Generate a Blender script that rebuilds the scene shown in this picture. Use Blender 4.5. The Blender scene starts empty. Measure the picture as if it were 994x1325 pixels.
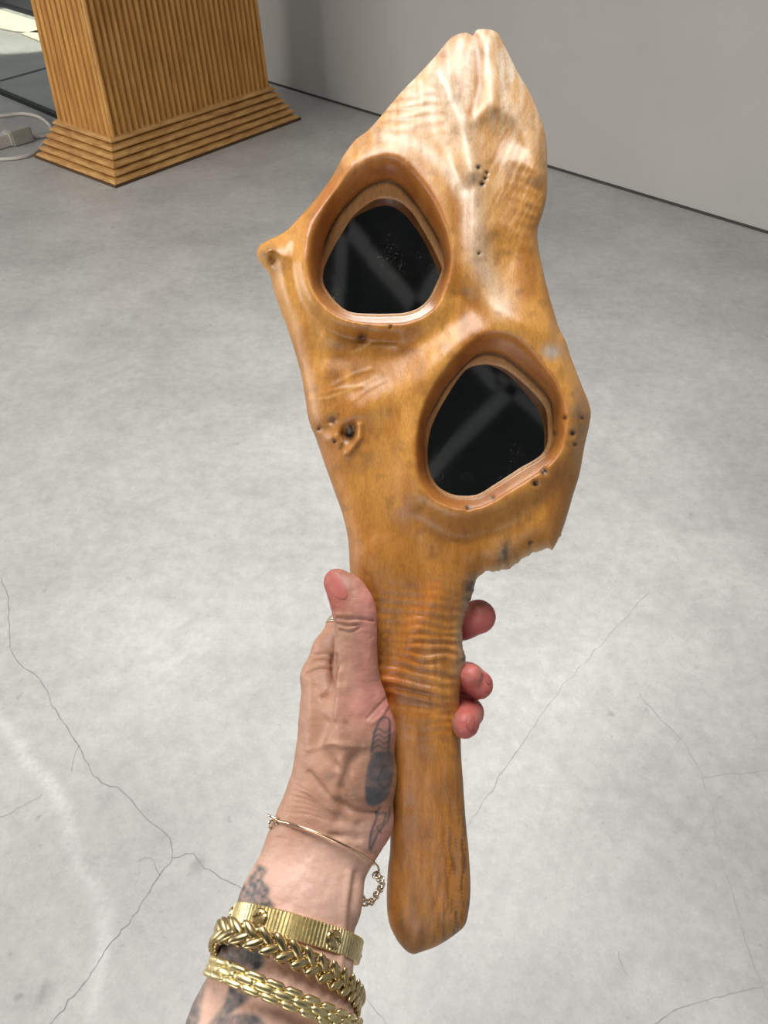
import bpy, bmesh, math, random
import numpy as np
from mathutils import Vector, Matrix, geometry

# ------------------------------------------------------------------ camera, world, lights
W, H, F = 994.0, 1325.0, 1000.0
CX, CY = W / 2, H / 2
PITCH = math.radians(43.5)
CAM = np.array([0.0, 0.0, 1.45])
RGT = np.array([1.0, 0, 0])
FWD = np.array([0, math.cos(PITCH), -math.sin(PITCH)])
UPV = np.array([0, math.sin(PITCH), math.cos(PITCH)])
scene = bpy.context.scene
COL = scene.collection

cd = bpy.data.cameras.new('camera')
cam = bpy.data.objects.new('camera', cd); COL.objects.link(cam)
cam.location = CAM
cam.rotation_euler = (math.pi / 2 - PITCH, 0, 0)
cd.sensor_fit = 'VERTICAL'; cd.sensor_height = 24.0
cd.lens = 24.0 * F / H
cd.clip_start = 0.02
scene.camera = cam

world = bpy.data.worlds.new('world'); scene.world = world
world.use_nodes = True
bgn = world.node_tree.nodes['Background']
bgn.inputs[0].default_value = (0.95, 0.97, 1.0, 1); bgn.inputs[1].default_value = 0.27

def area(name, loc, target, size, size_y, power, color=(1, 1, 1)):
    l = bpy.data.lights.new(name, 'AREA'); l.shape = 'RECTANGLE'
    l.size = size; l.size_y = size_y; l.energy = power; l.color = color
    o = bpy.data.objects.new(name, l); COL.objects.link(o); o.location = loc
    d = Vector(target) - Vector(loc)
    o.rotation_euler = d.to_track_quat('-Z', 'Y').to_euler()
    return o
sky = area('skylight', (-0.2, 1.3, 3.5), (-0.05, 1.15, 0.0), 1.6, 1.3, 31, (1.0, 0.985, 0.96)); sky.data.spread = math.radians(101)
area('window_light_left', (-4.2, 1.2, 1.6), (0.0, 2.2, 0.6), 2.4, 1.6, 85, (1.0, 0.94, 0.86))
area('fill_light_behind', (-1.2, -3.4, 1.9), (0.2, 0.6, 0.9), 2.4, 1.8, 40, (1.0, 0.98, 0.96))  # fill lamp added behind the camera for brightness
vs = scene.view_settings
vs.view_transform = 'Standard'; vs.look = 'None'; vs.gamma = 1.0; vs.use_curve_mapping = False
vs.exposure = 0.35

# ------------------------------------------------------------------ helpers
def ray(px, py):
    px = np.asarray(px, float); py = np.asarray(py, float)
    return ((px - CX) / F)[..., None] * RGT - ((py - CY) / F)[..., None] * UPV + FWD
def P(px, py, Zmm):
    """world point seen at a pixel of the photo, at a given depth (mm) in front of the lens"""
    return CAM + ray(px, py) * (np.asarray(Zmm, float) / 1000.0)[..., None]
def on_plane(px, py, z=0.0):
    r = ray(px, py); t = (z - CAM[2]) / r[..., 2]
    return CAM + r * t[..., None]
def C2W(c):                     # camera millimetres (x right, y down, z away) -> world metres
    c = np.asarray(c, float) / 1000.0
    return CAM + c[..., 0:1] * RGT - c[..., 1:2] * UPV + c[..., 2:3] * FWD
def project(p):
    q = np.asarray(p, float) - CAM
    z = q @ FWD
    return np.stack([CX + F * (q @ RGT) / z, CY - F * (q @ UPV) / z, z], -1)

def tag(o, label=None, cat=None, group=None, kind=None):
    if label: o['label'] = label
    if cat: o['category'] = cat
    if group: o['group'] = group
    if kind: o['kind'] = kind
    return o
def link(o, parent=None):
    COL.objects.link(o)
    if parent is not None: o.parent = parent
    return o
def empty(name, loc=(0, 0, 0), rot=(0, 0, 0), parent=None):
    o = bpy.data.objects.new(name, None); o.location = loc; o.rotation_euler = rot
    o.empty_display_size = 0.05
    return link(o, parent)
def local(root, pts):
    """world points -> the local frame of a root object placed with location and rotation"""
    m = Matrix.LocRotScale(root.location, root.rotation_euler, None).inverted()
    a = np.array(m); pts = np.asarray(pts, float)
    return pts @ a[:3, :3].T + a[:3, 3]
def mesh(name, verts, faces, mat, parent=None, smooth=True, wpts=True, cols=None):
    me = bpy.data.meshes.new(name)
    v = np.asarray(verts, float)
    if parent is not None and wpts: v = local(parent, v)
    me.from_pydata(v.tolist(), [], [list(map(int, f)) for f in faces])
    me.validate()
    if cols is not None:
        a = me.color_attributes.new('Col', 'FLOAT_COLOR', 'POINT')
        c = np.ones((len(v), 4), np.float32); c[:, :3] = cols
        a.data.foreach_set('color', c.ravel())
    me.materials.append(mat)
    if smooth: me.polygons.foreach_set('use_smooth', [True] * len(me.polygons))
    me.update()
    return link(bpy.data.objects.new(name, me), parent)
def srgb(r, g, b):
    f = lambda c: (c / 255 / 12.92) if c / 255 <= 0.04045 else ((c / 255 + 0.055) / 1.055) ** 2.4
    return np.array([f(r), f(g), f(b)])

class Noise2:
    def __init__(s, seed): s.g = np.random.RandomState(seed).rand(256, 256)
    def one(s, x, y):
        xi = np.floor(x).astype(int); yi = np.floor(y).astype(int)
        fx = x - xi; fy = y - yi; fx = fx * fx * (3 - 2 * fx); fy = fy * fy * (3 - 2 * fy)
        g = s.g; a = g[xi % 256, yi % 256]; b = g[(xi + 1) % 256, yi % 256]
        c = g[xi % 256, (yi + 1) % 256]; d = g[(xi + 1) % 256, (yi + 1) % 256]
        return (a * (1 - fx) + b * fx) * (1 - fy) + (c * (1 - fx) + d * fx) * fy
    def __call__(s, x, y, oct=4):
        t = 0; a = 1; n = 0
        for k in range(oct):
            t = t + a * s.one(x * 2 ** k + 17.3 * k, y * 2 ** k + 5.1 * k); n += a; a *= 0.5
        return t / n
def sstep(a, b, x):
    t = np.clip((x - a) / (b - a), 0, 1); return t * t * (3 - 2 * t)

def smooth_closed(pts, step):
    p = np.array(pts, float); n = len(p); out = []
    for i in range(n):
        p0, p1, p2, p3 = p[i - 1], p[i], p[(i + 1) % n], p[(i + 2) % n]
        k = max(1, int(round(np.linalg.norm(p2 - p1) / step)))
        for j in range(k):
            t = j / k
            out.append(0.5 * ((2 * p1) + (-p0 + p2) * t + (2 * p0 - 5 * p1 + 4 * p2 - p3) * t * t + (-p0 + 3 * p1 - 3 * p2 + p3) * t ** 3))
    return np.array(out)
def smooth_open(pts, step):
    p = np.array(pts, float); q = np.vstack([2 * p[0] - p[1], p, 2 * p[-1] - p[-2]]); out = []
    for i in range(len(p) - 1):
        p0, p1, p2, p3 = q[i], q[i + 1], q[i + 2], q[i + 3]
        k = max(1, int(round(np.linalg.norm(p2 - p1) / step)))
        for j in range(k):
            t = j / k
            out.append(0.5 * ((2 * p1) + (-p0 + p2) * t + (2 * p0 - 5 * p1 + 4 * p2 - p3) * t * t + (-p0 + 3 * p1 - 3 * p2 + p3) * t ** 3))
    out.append(p[-1]); return np.array(out)
def seg_dist(x, y, poly, closed=True):
    poly = np.asarray(poly, float); m = len(poly); best = np.full(x.shape, 1e9)
    for i in range(m if closed else m - 1):
        a = poly[i]; b = poly[(i + 1) % m]; d = b - a; L = d @ d + 1e-9
        t = np.clip(((x - a[0]) * d[0] + (y - a[1]) * d[1]) / L, 0, 1)
        best = np.minimum(best, (x - a[0] - t * d[0]) ** 2 + (y - a[1] - t * d[1]) ** 2)
    return np.sqrt(best)
def inside(x, y, poly):
    c = np.zeros(x.shape, bool); m = len(poly)
    for i in range(m):
        x0, y0 = poly[i]; x1, y1 = poly[(i + 1) % m]
        if y0 == y1: continue
        cr = ((y0 > y) != (y1 > y)) & (x < (x1 - x0) * (y - y0) / (y1 - y0) + x0)
        c ^= cr
    return c
def tube(path, radius, seg=8, closed=False):
    path = np.asarray(path, float); n = len(path); V = []; Fc = []
    r = np.broadcast_to(np.asarray(radius, float), (n,))
    ref = None
    for i in range(n):
        a = path[(i - 1) % n] if (closed or i > 0) else path[i]
        b = path[(i + 1) % n] if (closed or i < n - 1) else path[i]
        t = (b - a) / (np.linalg.norm(b - a) + 1e-12)
        if ref is None:
            ref = np.array([0, 0, 1.0]) if abs(t[2]) < 0.8 else np.array([1.0, 0, 0])
        ref = ref - t * (ref @ t); ref /= np.linalg.norm(ref)
        s = np.cross(t, ref)
        for k in range(seg):
            an = 2 * math.pi * k / seg
            V.append(path[i] + r[i] * (math.cos(an) * ref + math.sin(an) * s))
    for i in range(n if closed else n - 1):
        j = (i + 1) % n
        for k in range(seg):
            l = (k + 1) % seg
            Fc.append((i * seg + k, i * seg + l, j * seg + l, j * seg + k))
    if not closed:
        Fc.append(tuple(range(seg))[::-1]); Fc.append(tuple((n - 1) * seg + k for k in range(seg)))
    return V, Fc
def box_pts(c, ax, ay, az, sx, sy, sz):
    V = []
    for k in (-1, 1):
        for j in (-1, 1):
            for i in (-1, 1):
                V.append(c + ax * sx * i / 2 + ay * sy * j / 2 + az * sz * k / 2)
    Fc = [(0, 2, 3, 1), (4, 5, 7, 6), (0, 1, 5, 4), (2, 6, 7, 3), (0, 4, 6, 2), (1, 3, 7, 5)]
    return V, Fc

# ------------------------------------------------------------------ materials
def new_mat(name):
    m = bpy.data.materials.new(name); m.use_nodes = True
    return m, m.node_tree, m.node_tree.nodes['Principled BSDF']
def node(nt, t, **kw):
    n = nt.nodes.new(t)
    for k, v in kw.items(): setattr(n, k, v)
    return n
def noise_node(nt, scale, detail=6, rough=0.6, mapping=None, coord='Object'):
    tc = node(nt, 'ShaderNodeTexCoord'); mp = node(nt, 'ShaderNodeMapping')
    nt.links.new(tc.outputs[coord], mp.inputs[0])
    if mapping is not None: mp.inputs['Scale'].default_value = mapping
    n = node(nt, 'ShaderNodeTexNoise'); n.inputs['Scale'].default_value = scale
    n.inputs['Detail'].default_value = detail; n.inputs['Roughness'].default_value = rough
    nt.links.new(mp.outputs[0], n.inputs['Vector'])
    return n
def ramp(nt, src, stops):
    r = node(nt, 'ShaderNodeValToRGB'); e = r.color_ramp.elements
    while len(e) < len(stops): e.new(0.5)
    for q, (p, c) in zip(e, stops):
        q.position = p; q.color = (*c, 1) if len(c) == 3 else c
    nt.links.new(src, r.inputs[0]); return r
def mixc(nt, a, b, fac, mode='MULTIPLY'):
    m = node(nt, 'ShaderNodeMix', data_type='RGBA', blend_type=mode)
    for s, v in ((6, a), (7, b), (0, fac)):
        if hasattr(v, 'links'): nt.links.new(v, m.inputs[s])
        else: m.inputs[s].default_value = v if s == 0 else (*v, 1)
    return m.outputs[2]
def bump(nt, bs, src, strength, dist):
    b = node(nt, 'ShaderNodeBump'); b.inputs['Strength'].default_value = strength; b.inputs['Distance'].default_value = dist
    nt.links.new(src, b.inputs['Height']); nt.links.new(b.outputs[0], bs.inputs['Normal']); return b
def vcol(nt):
    a = node(nt, 'ShaderNodeAttribute', attribute_name='Col'); return a.outputs['Color']
def simple(name, col, rough=0.5, metal=0.0, nscale=None, namt=0.25, bumpd=0.0):
    m, nt, b = new_mat(name)
    b.inputs['Roughness'].default_value = rough; b.inputs['Metallic'].default_value = metal
    if nscale:
        n = noise_node(nt, nscale)
        r = ramp(nt, n.outputs[0], [(0.3, (1 - namt,) * 3), (0.7, (1 + namt * 0.3,) * 3)])
        nt.links.new(mixc(nt, tuple(col), r.outputs[0], 1.0), b.inputs['Base Color'])
        if bumpd: bump(nt, b, n.outputs[0], 0.5, bumpd)
    else: b.inputs['Base Color'].default_value = (*col, 1)
    return m

# carved burl wood
M_CARVE, nt, b = new_mat('carved_wood')
n1 = noise_node(nt, 60, 8, 0.65, (6, 1, 3)); r1 = ramp(nt, n1.outputs[0], [(0.34, (0.66, 0.58, 0.50)), (0.6, (1.06, 1.06, 1.06))])
n2 = noise_node(nt, 420, 5, 0.7, (3, 1, 1.5)); r2 = ramp(nt, n2.outputs[0], [(0.38, (0.76, 0.72, 0.68)), (0.58, (1.05, 1.05, 1.05))])
c = mixc(nt, vcol(nt), r1.outputs[0], 0.38); c = mixc(nt, c, r2.outputs[0], 0.6)
nt.links.new(c, b.inputs['Base Color'])
rr = node(nt, 'ShaderNodeMapRange'); rr.inputs[3].default_value = 0.30; rr.inputs[4].default_value = 0.48
nt.links.new(n1.outputs[0], rr.inputs[0]); nt.links.new(rr.outputs[0], b.inputs['Roughness'])
b.inputs['Coat Weight'].default_value = 0.18; b.inputs['Coat Roughness'].default_value = 0.3
bump(nt, b, n2.outputs[0], 0.35, 0.0006)

# dusty dark mirror
M_MIRROR, nt, b = new_mat('dark_mirror')
n1 = noise_node(nt, 900, 3, 0.5); r1 = ramp(nt, n1.outputs[0], [(0.62, (0.0, 0.0, 0.0)), (0.70, (0.6, 0.6, 0.6))])
n2 = noise_node(nt, 30, 4, 0.5); r2 = ramp(nt, n2.outputs[0], [(0.52, (0, 0, 0)), (0.75, (1, 1, 1))])
b.inputs['Metallic'].default_value = 1.0; b.inputs['Base Color'].default_value = (0.42, 0.44, 0.46, 1)
nt.links.new(mixc(nt, (0.34, 0.36, 0.38), (0.5, 0.5, 0.5), r2.outputs[0], 'MIX'), b.inputs['Base Color'])
b.inputs['Roughness'].default_value = 0.05
spk = node(nt, 'ShaderNodeMath', operation='MULTIPLY'); nt.links.new(r1.outputs[0], spk.inputs[0]); nt.links.new(r2.outputs[0], spk.inputs[1])
inv_ = node(nt, 'ShaderNodeMath', operation='SUBTRACT'); inv_.inputs[0].default_value = 1.0; nt.links.new(spk.outputs[0], inv_.inputs[1]); nt.links.new(inv_.outputs[0], b.inputs['Metallic'])

# skin
M_SKIN, nt, b = new_mat('skin')
n1 = noise_node(nt, 900, 4, 0.6); r1 = ramp(nt, n1.outputs[0], [(0.3, (0.90, 0.88, 0.87)), (0.7, (1.04, 1.04, 1.04))])
n0 = noise_node(nt, 120, 5, 0.65, (1, 2.6, 1.5))
r0 = ramp(nt, n0.outputs[0], [(0.35, (0.90, 0.84, 0.82)), (0.6, (1.03, 1.03, 1.03))])
c = mixc(nt, vcol(nt), r1.outputs[0], 0.6); c = mixc(nt, c, r0.outputs[0], 0.7)
nt.links.new(c, b.inputs['Base Color'])
b.inputs['Roughness'].default_value = 0.5
b.inputs['Subsurface Weight'].default_value = 0.12
b.inputs['Subsurface Radius'].default_value = (1.0, 0.35, 0.2); b.inputs['Subsurface Scale'].default_value = 0.004
add = node(nt, 'ShaderNodeMath', operation='MULTIPLY_ADD'); nt.links.new(n1.outputs[0], add.inputs[0]); add.inputs[1].default_value = 0.35
nt.links.new(n0.outputs[0], add.inputs[2])
bump(nt, b, add.outputs[0], 0.35, 0.0009)
M_NAIL = simple('nail', srgb(168, 90, 80), 0.6)

# gold
def gold(name, col, rough, ns):
    m, nt, b = new_mat(name)
    n = noise_node(nt, ns, 4); r = ramp(nt, n.outputs[0], [(0.3, tuple(np.array(col) * 0.72)), (0.65, tuple(col))])
    nt.links.new(r.outputs[0], b.inputs['Base Color']); b.inputs['Metallic'].default_value = 1.0
    b.inputs['Roughness'].default_value = rough; bump(nt, b, n.outputs[0], 0.25, 0.0004)
    return m
M_GOLD = gold('yellow_gold', (0.62, 0.49, 0.25), 0.30, 300)
M_GOLD2 = gold('brushed_gold', (0.88, 0.73, 0.38), 0.36, 500)
M_ROSE = gold('rose_gold', (0.90, 0.62, 0.42), 0.2, 300)
M_PALE = gold('pale_gold', (0.88, 0.76, 0.60), 0.2, 300)

# floor concrete
M_FLOOR, nt, b = new_mat('polished_concrete')
nA = noise_node(nt, 2.2, 8, 0.62); rA = ramp(nt, nA.outputs[0], [(0.36, (0.82, 0.82, 0.82)), (0.64, (1.07, 1.07, 1.07))])
nB = noise_node(nt, 16, 8, 0.7); rB = ramp(nt, nB.outputs[0], [(0.36, (0.84, 0.84, 0.84)), (0.6, (1.06, 1.06, 1.06))])
nC = noise_node(nt, 190, 5, 0.7); rC = ramp(nt, nC.outputs[0], [(0.3, (0.90, 0.90, 0.90)), (0.6, (1.03, 1.03, 1.03))])
nD = noise_node(nt, 26, 2, 0.4); rD = ramp(nt, nD.outputs[0], [(0.205, (0.70, 0.70, 0.70)), (0.26, (1, 1, 1))])
c = mixc(nt, vcol(nt), rA.outputs[0], 0.8)
nE_ = noise_node(nt, 75, 3, 0.5); rE = ramp(nt, nE_.outputs[0], [(0.27, (0.80, 0.80, 0.80)), (0.34, (1, 1, 1)), (0.62, (1, 1, 1)), (0.72, (1.10, 1.10, 1.10))])
nG_ = noise_node(nt, 34, 8, 0.75); rG = ramp(nt, nG_.outputs[0], [(0.38, (0.90, 0.90, 0.90)), (0.5, (1, 1, 1)), (0.58, (1.07, 1.07, 1.07))])
for r, f_ in ((rB, 0.5), (rC, 0.7), (rD, 0.8), (rE, 0.8), (rG, 0.75)): c = mixc(nt, c, r.outputs[0], f_)
nt.links.new(c, b.inputs['Base Color'])
rr = node(nt, 'ShaderNodeMapRange'); rr.inputs[3].default_value = 0.34; rr.inputs[4].default_value = 0.62
nt.links.new(nB.outputs[0], rr.inputs[0]); nt.links.new(rr.outputs[0], b.inputs['Roughness'])
bump(nt, b, nC.outputs[0], 0.25, 0.001)
M_CRACK = simple('crack_dirt', srgb(146, 146, 143), 0.9, nscale=60)
M_CRACK2 = simple('crack_faint', srgb(166, 166, 163), 0.9, nscale=60)
M_WALL = simple('painted_plaster', srgb(186, 184, 180), 0.8, nscale=3, namt=0.05, bumpd=0.002)
M_GAPSHADE = simple('gap_shade', srgb(70, 70, 68), 0.8, nscale=20)  # dark colour for the shade line at the wall foot
M_CEIL = simple('dark_ceiling', srgb(34, 36, 36), 0.9, nscale=4)
M_BEAM = simple('ceiling_beam', srgb(110, 112, 108), 0.8, nscale=4)
M_BLACK = simple('black_metal', srgb(24, 24, 24), 0.45, nscale=40)
M_PLASTIC = simple('white_plastic', srgb(205, 200, 192), 0.4, nscale=30, namt=0.08)
M_PLUGG = simple('grey_plastic', srgb(176, 172, 162), 0.4, nscale=30, namt=0.08)
M_SLAB = simple('terrace_concrete', srgb(120, 126, 120), 0.6, nscale=8)
M_SUNPATCH = simple('sun_patch_pale', srgb(235, 228, 205), 0.7, nscale=8, namt=0.06)  # sunlight on the ground put into the slab colour
M_DARKSTONE = simple('dark_stone', srgb(48, 50, 56), 0.6, nscale=8)
M_GLASS, nt, b = new_mat('window_glass')
b.inputs['Transmission Weight'].default_value = 1.0; b.inputs['Roughness'].default_value = 0.0; b.inputs['IOR'].default_value = 1.45
b.inputs['Base Color'].default_value = (0.9, 0.95, 0.93, 1)
# pine reeds
def pine(name, ca, cb, scale):
    m, nt, b = new_mat(name)
    n = noise_node(nt, 9, 7, 0.65, scale); n3 = noise_node(nt, 3.2, 3, 0.5)
    r = ramp(nt, n.outputs[0], [(0.3, tuple(ca)), (0.66, tuple(cb))])
    k = ramp(nt, n3.outputs[0], [(0.24, (0.62, 0.5, 0.42)), (0.36, (1, 1, 1))])
    nt.links.new(mixc(nt, r.outputs[0], k.outputs[0], 0.8), b.inputs['Base Color'])
    b.inputs['Roughness'].default_value = 0.36; bump(nt, b, n.outputs[0], 0.2, 0.002)
    return m
M_REED = pine('varnished_pine', srgb(166, 112, 46), srgb(212, 158, 84), (6, 6, 0.6))
M_MOULD = pine('pine_moulding', srgb(160, 108, 54), srgb(216, 170, 104), (1.2, 1.2, 8))
M_DARKWOOD = simple('dark_plywood', srgb(88, 60, 34), 0.7, nscale=20)  # dark brown wood of the core and base board

# ------------------------------------------------------------------ setting
# wall foot line from the photograph
w0 = on_plane(487, 150)[:2]; w1 = on_plane(994, 303)[:2]
wd = (w0 - w1) / np.linalg.norm(w0 - w1)          # runs away to the left
wn = np.array([-wd[1], wd[0]])                     # into the room or away
if wn @ (-w0) < 0: wn = -wn                        # points to the camera's side
def fl(v, z=0.0): return np.array([v[0], v[1], z])

# floor
n2a = Noise2(4); n2b = Noise2(8)
def axis(a, b, core0, core1, d, g=1.12):
    s = list(np.arange(core0, core1 + d / 2, d)); st = d
    x = core1
    while x < b: st *= g; x += st; s.append(min(x, b))
    x = core0; st = d
    while x > a: st *= g; x -= st; s.insert(0, max(x, a))
    return np.array(s)
fx = axis(-6.0, 6.0, -1.3, 1.5, 0.0125); fy = axis(-4.0, 9.0, 0.25, 2.4, 0.0125, 1.06)
GX, GY = np.meshgrid(fx, fy, indexing='ij')
v = np.stack([GX.ravel(), GY.ravel(), np.zeros(GX.size)], -1)
ii, jj = np.meshgrid(np.arange(len(fx) - 1), np.arange(len(fy) - 1), indexing='ij')
a = (ii * len(fy) + jj).ravel()
faces = np.stack([a, a + len(fy), a + len(fy) + 1, a + 1], -1)
base = srgb(190, 189, 185)
X, Y = v[:, 0], v[:, 1]
m = 0.93 + 0.14 * (n2a(X * 1.3, Y * 1.3, 4) - 0.5) * 2 + 0.10 * (n2b(X * 6, Y * 6, 3) - 0.5)
cols = base[None] * m[:, None]
vein = on_plane(*np.array([(-20, 915), (0, 931), (28, 969), (38, 988), (66, 1011), (83, 1044), (97, 1091), (101, 1124), (123, 1148), (134, 1190), (134, 1233), (125, 1266), (118, 1325), (112, 1390)]).T)[:, :2]
near = (np.abs(X) < 1.6) & (Y < 2.6)
dv = np.full(len(X), 9.0); dv[near] = seg_dist(X[near], Y[near], vein, False)
cols += (0.13 * np.exp(-(dv / (0.006 + 0.012 * n2a(X * 14, Y * 14, 3))) ** 2) * (0.5 + n2b(X * 9 + 3, Y * 9, 2)))[:, None]
# broad light and shade painted into the floor colour, plus small dark spots
def blob(px, py, rx, ry, amp):
    c0 = on_plane(px, py)[:2]
    d = ((X - c0[0]) / rx) ** 2 + ((Y - c0[1]) / ry) ** 2
    d = d * (0.6 + 0.8 * n2a(X * 5 + px, Y * 5, 4))
    return amp * np.exp(-d)
cols *= (1 + blob(740, 860, 0.33, 0.35, 0.16) + blob(970, 780, 0.2, 0.3, 0.10) + blob(985, 1100, 0.10, 0.14, -0.14) + blob(700, 1000, 0.3, 0.3, 0.08)
         + blob(60, 1250, 0.3, 0.35, -0.14) + blob(250, 1150, 0.18, 0.2, -0.10) + blob(220, 770, 0.035, 0.02, -0.10) + blob(250, 795, 0.04, 0.015, -0.08)
         + blob(255, 1120, 0.009, 0.014, -0.35) + blob(890, 1260, 0.03, 0.04, -0.1) + blob(57, 1282, 0.012, 0.02, -0.3))[:, None]
floor = mesh('floor', v, faces, M_FLOOR, smooth=False, cols=np.clip(cols, 0.02, 0.95)); tag(floor, 'pale grey polished concrete floor with fine cracks', kind='structure')
def crack(pts, wmm, seed):
    rs = np.random.RandomState(seed)
    p = smooth_open(pts, 9); p = p + rs.randn(*p.shape) * 1.1
    g = on_plane(p[:, 0], p[:, 1])[:, :2]
    d = np.gradient(g, axis=0); d /= np.linalg.norm(d, axis=1)[:, None] + 1e-9
    nrm = np.stack([-d[:, 1], d[:, 0]], -1)
    wid = wmm * (0.75 if seed < 6 else 0.6) / 1000 * (0.35 + 0.9 * rs.rand(len(g)))[:, None] / 2
    L = g + nrm * wid; R = g - nrm * wid
    V = [fl(q, 0.0004) for q in L] + [fl(q, 0.0004) for q in R]; n = len(g)
    mesh('floor_crack', V, [(i, i + 1, n + i + 1, n + i) for i in range(n - 1)], M_CRACK if seed < 6 else M_CRACK2, floor, smooth=False)
crack([(0, 747), (9, 775), (12, 818), (19, 853), (52, 879), (68, 912), (101, 964), (113, 988), (125, 1009), (160, 1025), (182, 1051), (203, 1070), (219, 1084), (223, 1110), (207, 1132), (177, 1179), (141, 1224), (113, 1266), (71, 1318), (50, 1350)], 2.6, 1)
crack([(223, 1110), (250, 1106), (264, 1122), (300, 1143), (330, 1160)], 2.2, 2)
crack([(101, 964), (95, 985), (92, 1000)], 1.5, 3)
crack([(207, 1132), (195, 1110), (178, 1115)], 1.2, 4)
crack([(0, 1058), (30, 1043), (57, 1028)], 1.4, 5)
crack([(841, 766), (808, 799), (770, 842), (713, 908), (652, 997), (609, 1063), (580, 1100)], 1.8, 6)
crack([(826, 898), (855, 931), (883, 960), (907, 1002), (921, 1044), (930, 1101), (949, 1158), (963, 1214), (987, 1278), (1010, 1330)], 2.0, 7)
crack([(830, 1335), (843, 1325), (883, 1304), (949, 1285), (987, 1278)], 2.2, 8)
crack([(911, 1007), (950, 1001), (1005, 996)], 1.5, 9)
crack([(800, 1230), (806, 1255), (812, 1262)], 2.0, 10)
crack([(470, 1290), (495, 1318), (510, 1340)], 1.8, 11)

# back wall, dark strip painted in as its shadow gap, left glass
far = on_plane(215, 67)[:2]; close = w1 - wd * 3.2
def wall(name, a, b, thick, z0, z1, mat, nrm, label):
    V = []
    for q in (a, b):
        for k in (0, 1):
            for z in (z0, z1): V.append(fl(q - nrm * thick * k, z))
    Fc = [(0, 1, 5, 4), (2, 6, 7, 3), (0, 4, 6, 2), (1, 3, 7, 5), (0, 2, 3, 1), (4, 5, 7, 6)]
    o = mesh(name, V, Fc, mat, smooth=False); return tag(o, label, kind='structure')
wall('wall_right', far, close, 0.15, 0.0, 3.6, M_WALL, wn, 'plain grey plaster wall behind the carved piece')
wall('shadow_gap_strip', far + wn * 0.004, close + wn * 0.004, 0.004, 0.0, 0.012, M_GAPSHADE, wn, 'dark strip standing in for the shadow gap along the foot of the wall')
# ceiling overhead (dark, with pale beams), seen in the mirrors
V, Fc = box_pts(np.array([0, -1.75, 3.66]), RGT, np.array([0, 1.0, 0]), np.array([0, 0, 1.0]), 9, 4.5, 0.1)
tag(mesh('ceiling', V, Fc, M_CEIL, smooth=False), 'dark ceiling', kind='structure')
# left glazing with black sill, terrace behind
g0 = on_plane(80, 154)[:2]; gdir = wd
g1 = g0 + gdir * 3.0; g00 = g0 - gdir * 0.10
win = tag(empty('window_1', fl(g0)), 'tall glass pane with a black bottom rail beside the pedestal', kind='structure')
def slab(name, a, b, nrm, thick, z0, z1, mat, parent):
    V = []
    for q in (a, b):
        for k in (-0.5, 0.5):
            for z in (z0, z1): V.append(fl(q - nrm * thick * k, z))
    Fc = [(0, 1, 5, 4), (2, 6, 7, 3), (0, 4, 6, 2), (1, 3, 7, 5), (0, 2, 3, 1), (4, 5, 7, 6)]
    return mesh(name, V, Fc, mat, parent, smooth=False)
slab('bottom_rail', g00, g1, wn, 0.035, 0.0, 0.025, M_BLACK, win)
slab('pane', g00, g1, wn, 0.008, 0.025, 2.6, M_GLASS, win)
ja, jb = on_plane(-6, 107)[:2], on_plane(62, 88)[:2]
jd = (jb - ja) / np.linalg.norm(jb - ja)
jn = np.array([-jd[1], jd[0]])
slab('floor_joint', ja - jd * 0.05, jb + jd * 2.0, jn, 0.02, 0.0, 0.006, M_BLACK, win)
# pale slabs standing in for patches of sunlight, and dark block outside
def paving(pts, mat, z=0.012):
    g = [on_plane(x, y, z)[:2] for x, y in pts]; n = len(g)
    V = [fl(q, z) for q in g] + [fl(q, 0.0) for q in g]
    return V, [tuple(range(n))] + [(i, n + i, n + (i + 1) % n, (i + 1) % n) for i in range(n)]
pv = empty('sun_patch', fl(on_plane(20, 30)[:2]))
tag(pv, 'cream slabs standing in for patches of sunlight behind the glass, top left', 'paving')
V, Fc = paving([(-40, 8), (0, 12), (70, 34), (62, 43), (20, 40), (-40, 28)], M_SUNPATCH); mesh('slab', V, Fc, M_SUNPATCH, pv, smooth=False)
V, Fc = paving([(28, 43), (52, 38), (110, 62), (75, 62)], M_SUNPATCH); mesh('slab', V, Fc, M_SUNPATCH, pv, smooth=False)
q0 = on_plane(20, 16)[:2]
V, Fc = box_pts(fl(q0, 0.22) + np.array([-0.45, 0.8, 0]), np.array([*wd, 0]), np.array([*wn, 0]), np.array([0, 0, 1.0]), 2.4, 0.5, 0.35)
tag(mesh('stone_bench', V, Fc, M_DARKSTONE, smooth=False), 'dark stone bench outside the glass, cut off by the top left corner', 'bench')
sp = bpy.data.lights.new('sun_patch_lamp', 'SPOT'); spo = bpy.data.objects.new('sun_patch_lamp', sp); COL.objects.link(spo)  # spot lamp added to brighten the pale slabs in place of sun
pc = fl(on_plane(30, 35)[:2]); spo.location = pc + np.array([-0.5, 0.3, 4.0]); sp.energy = 900; sp.spot_size = math.radians(24); sp.color = (1, 0.96, 0.82); sp.shadow_soft_size = 0.05
spo.rotation_euler = (Vector(pc) - spo.location).to_track_quat('-Z', 'Y').to_euler()

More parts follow.
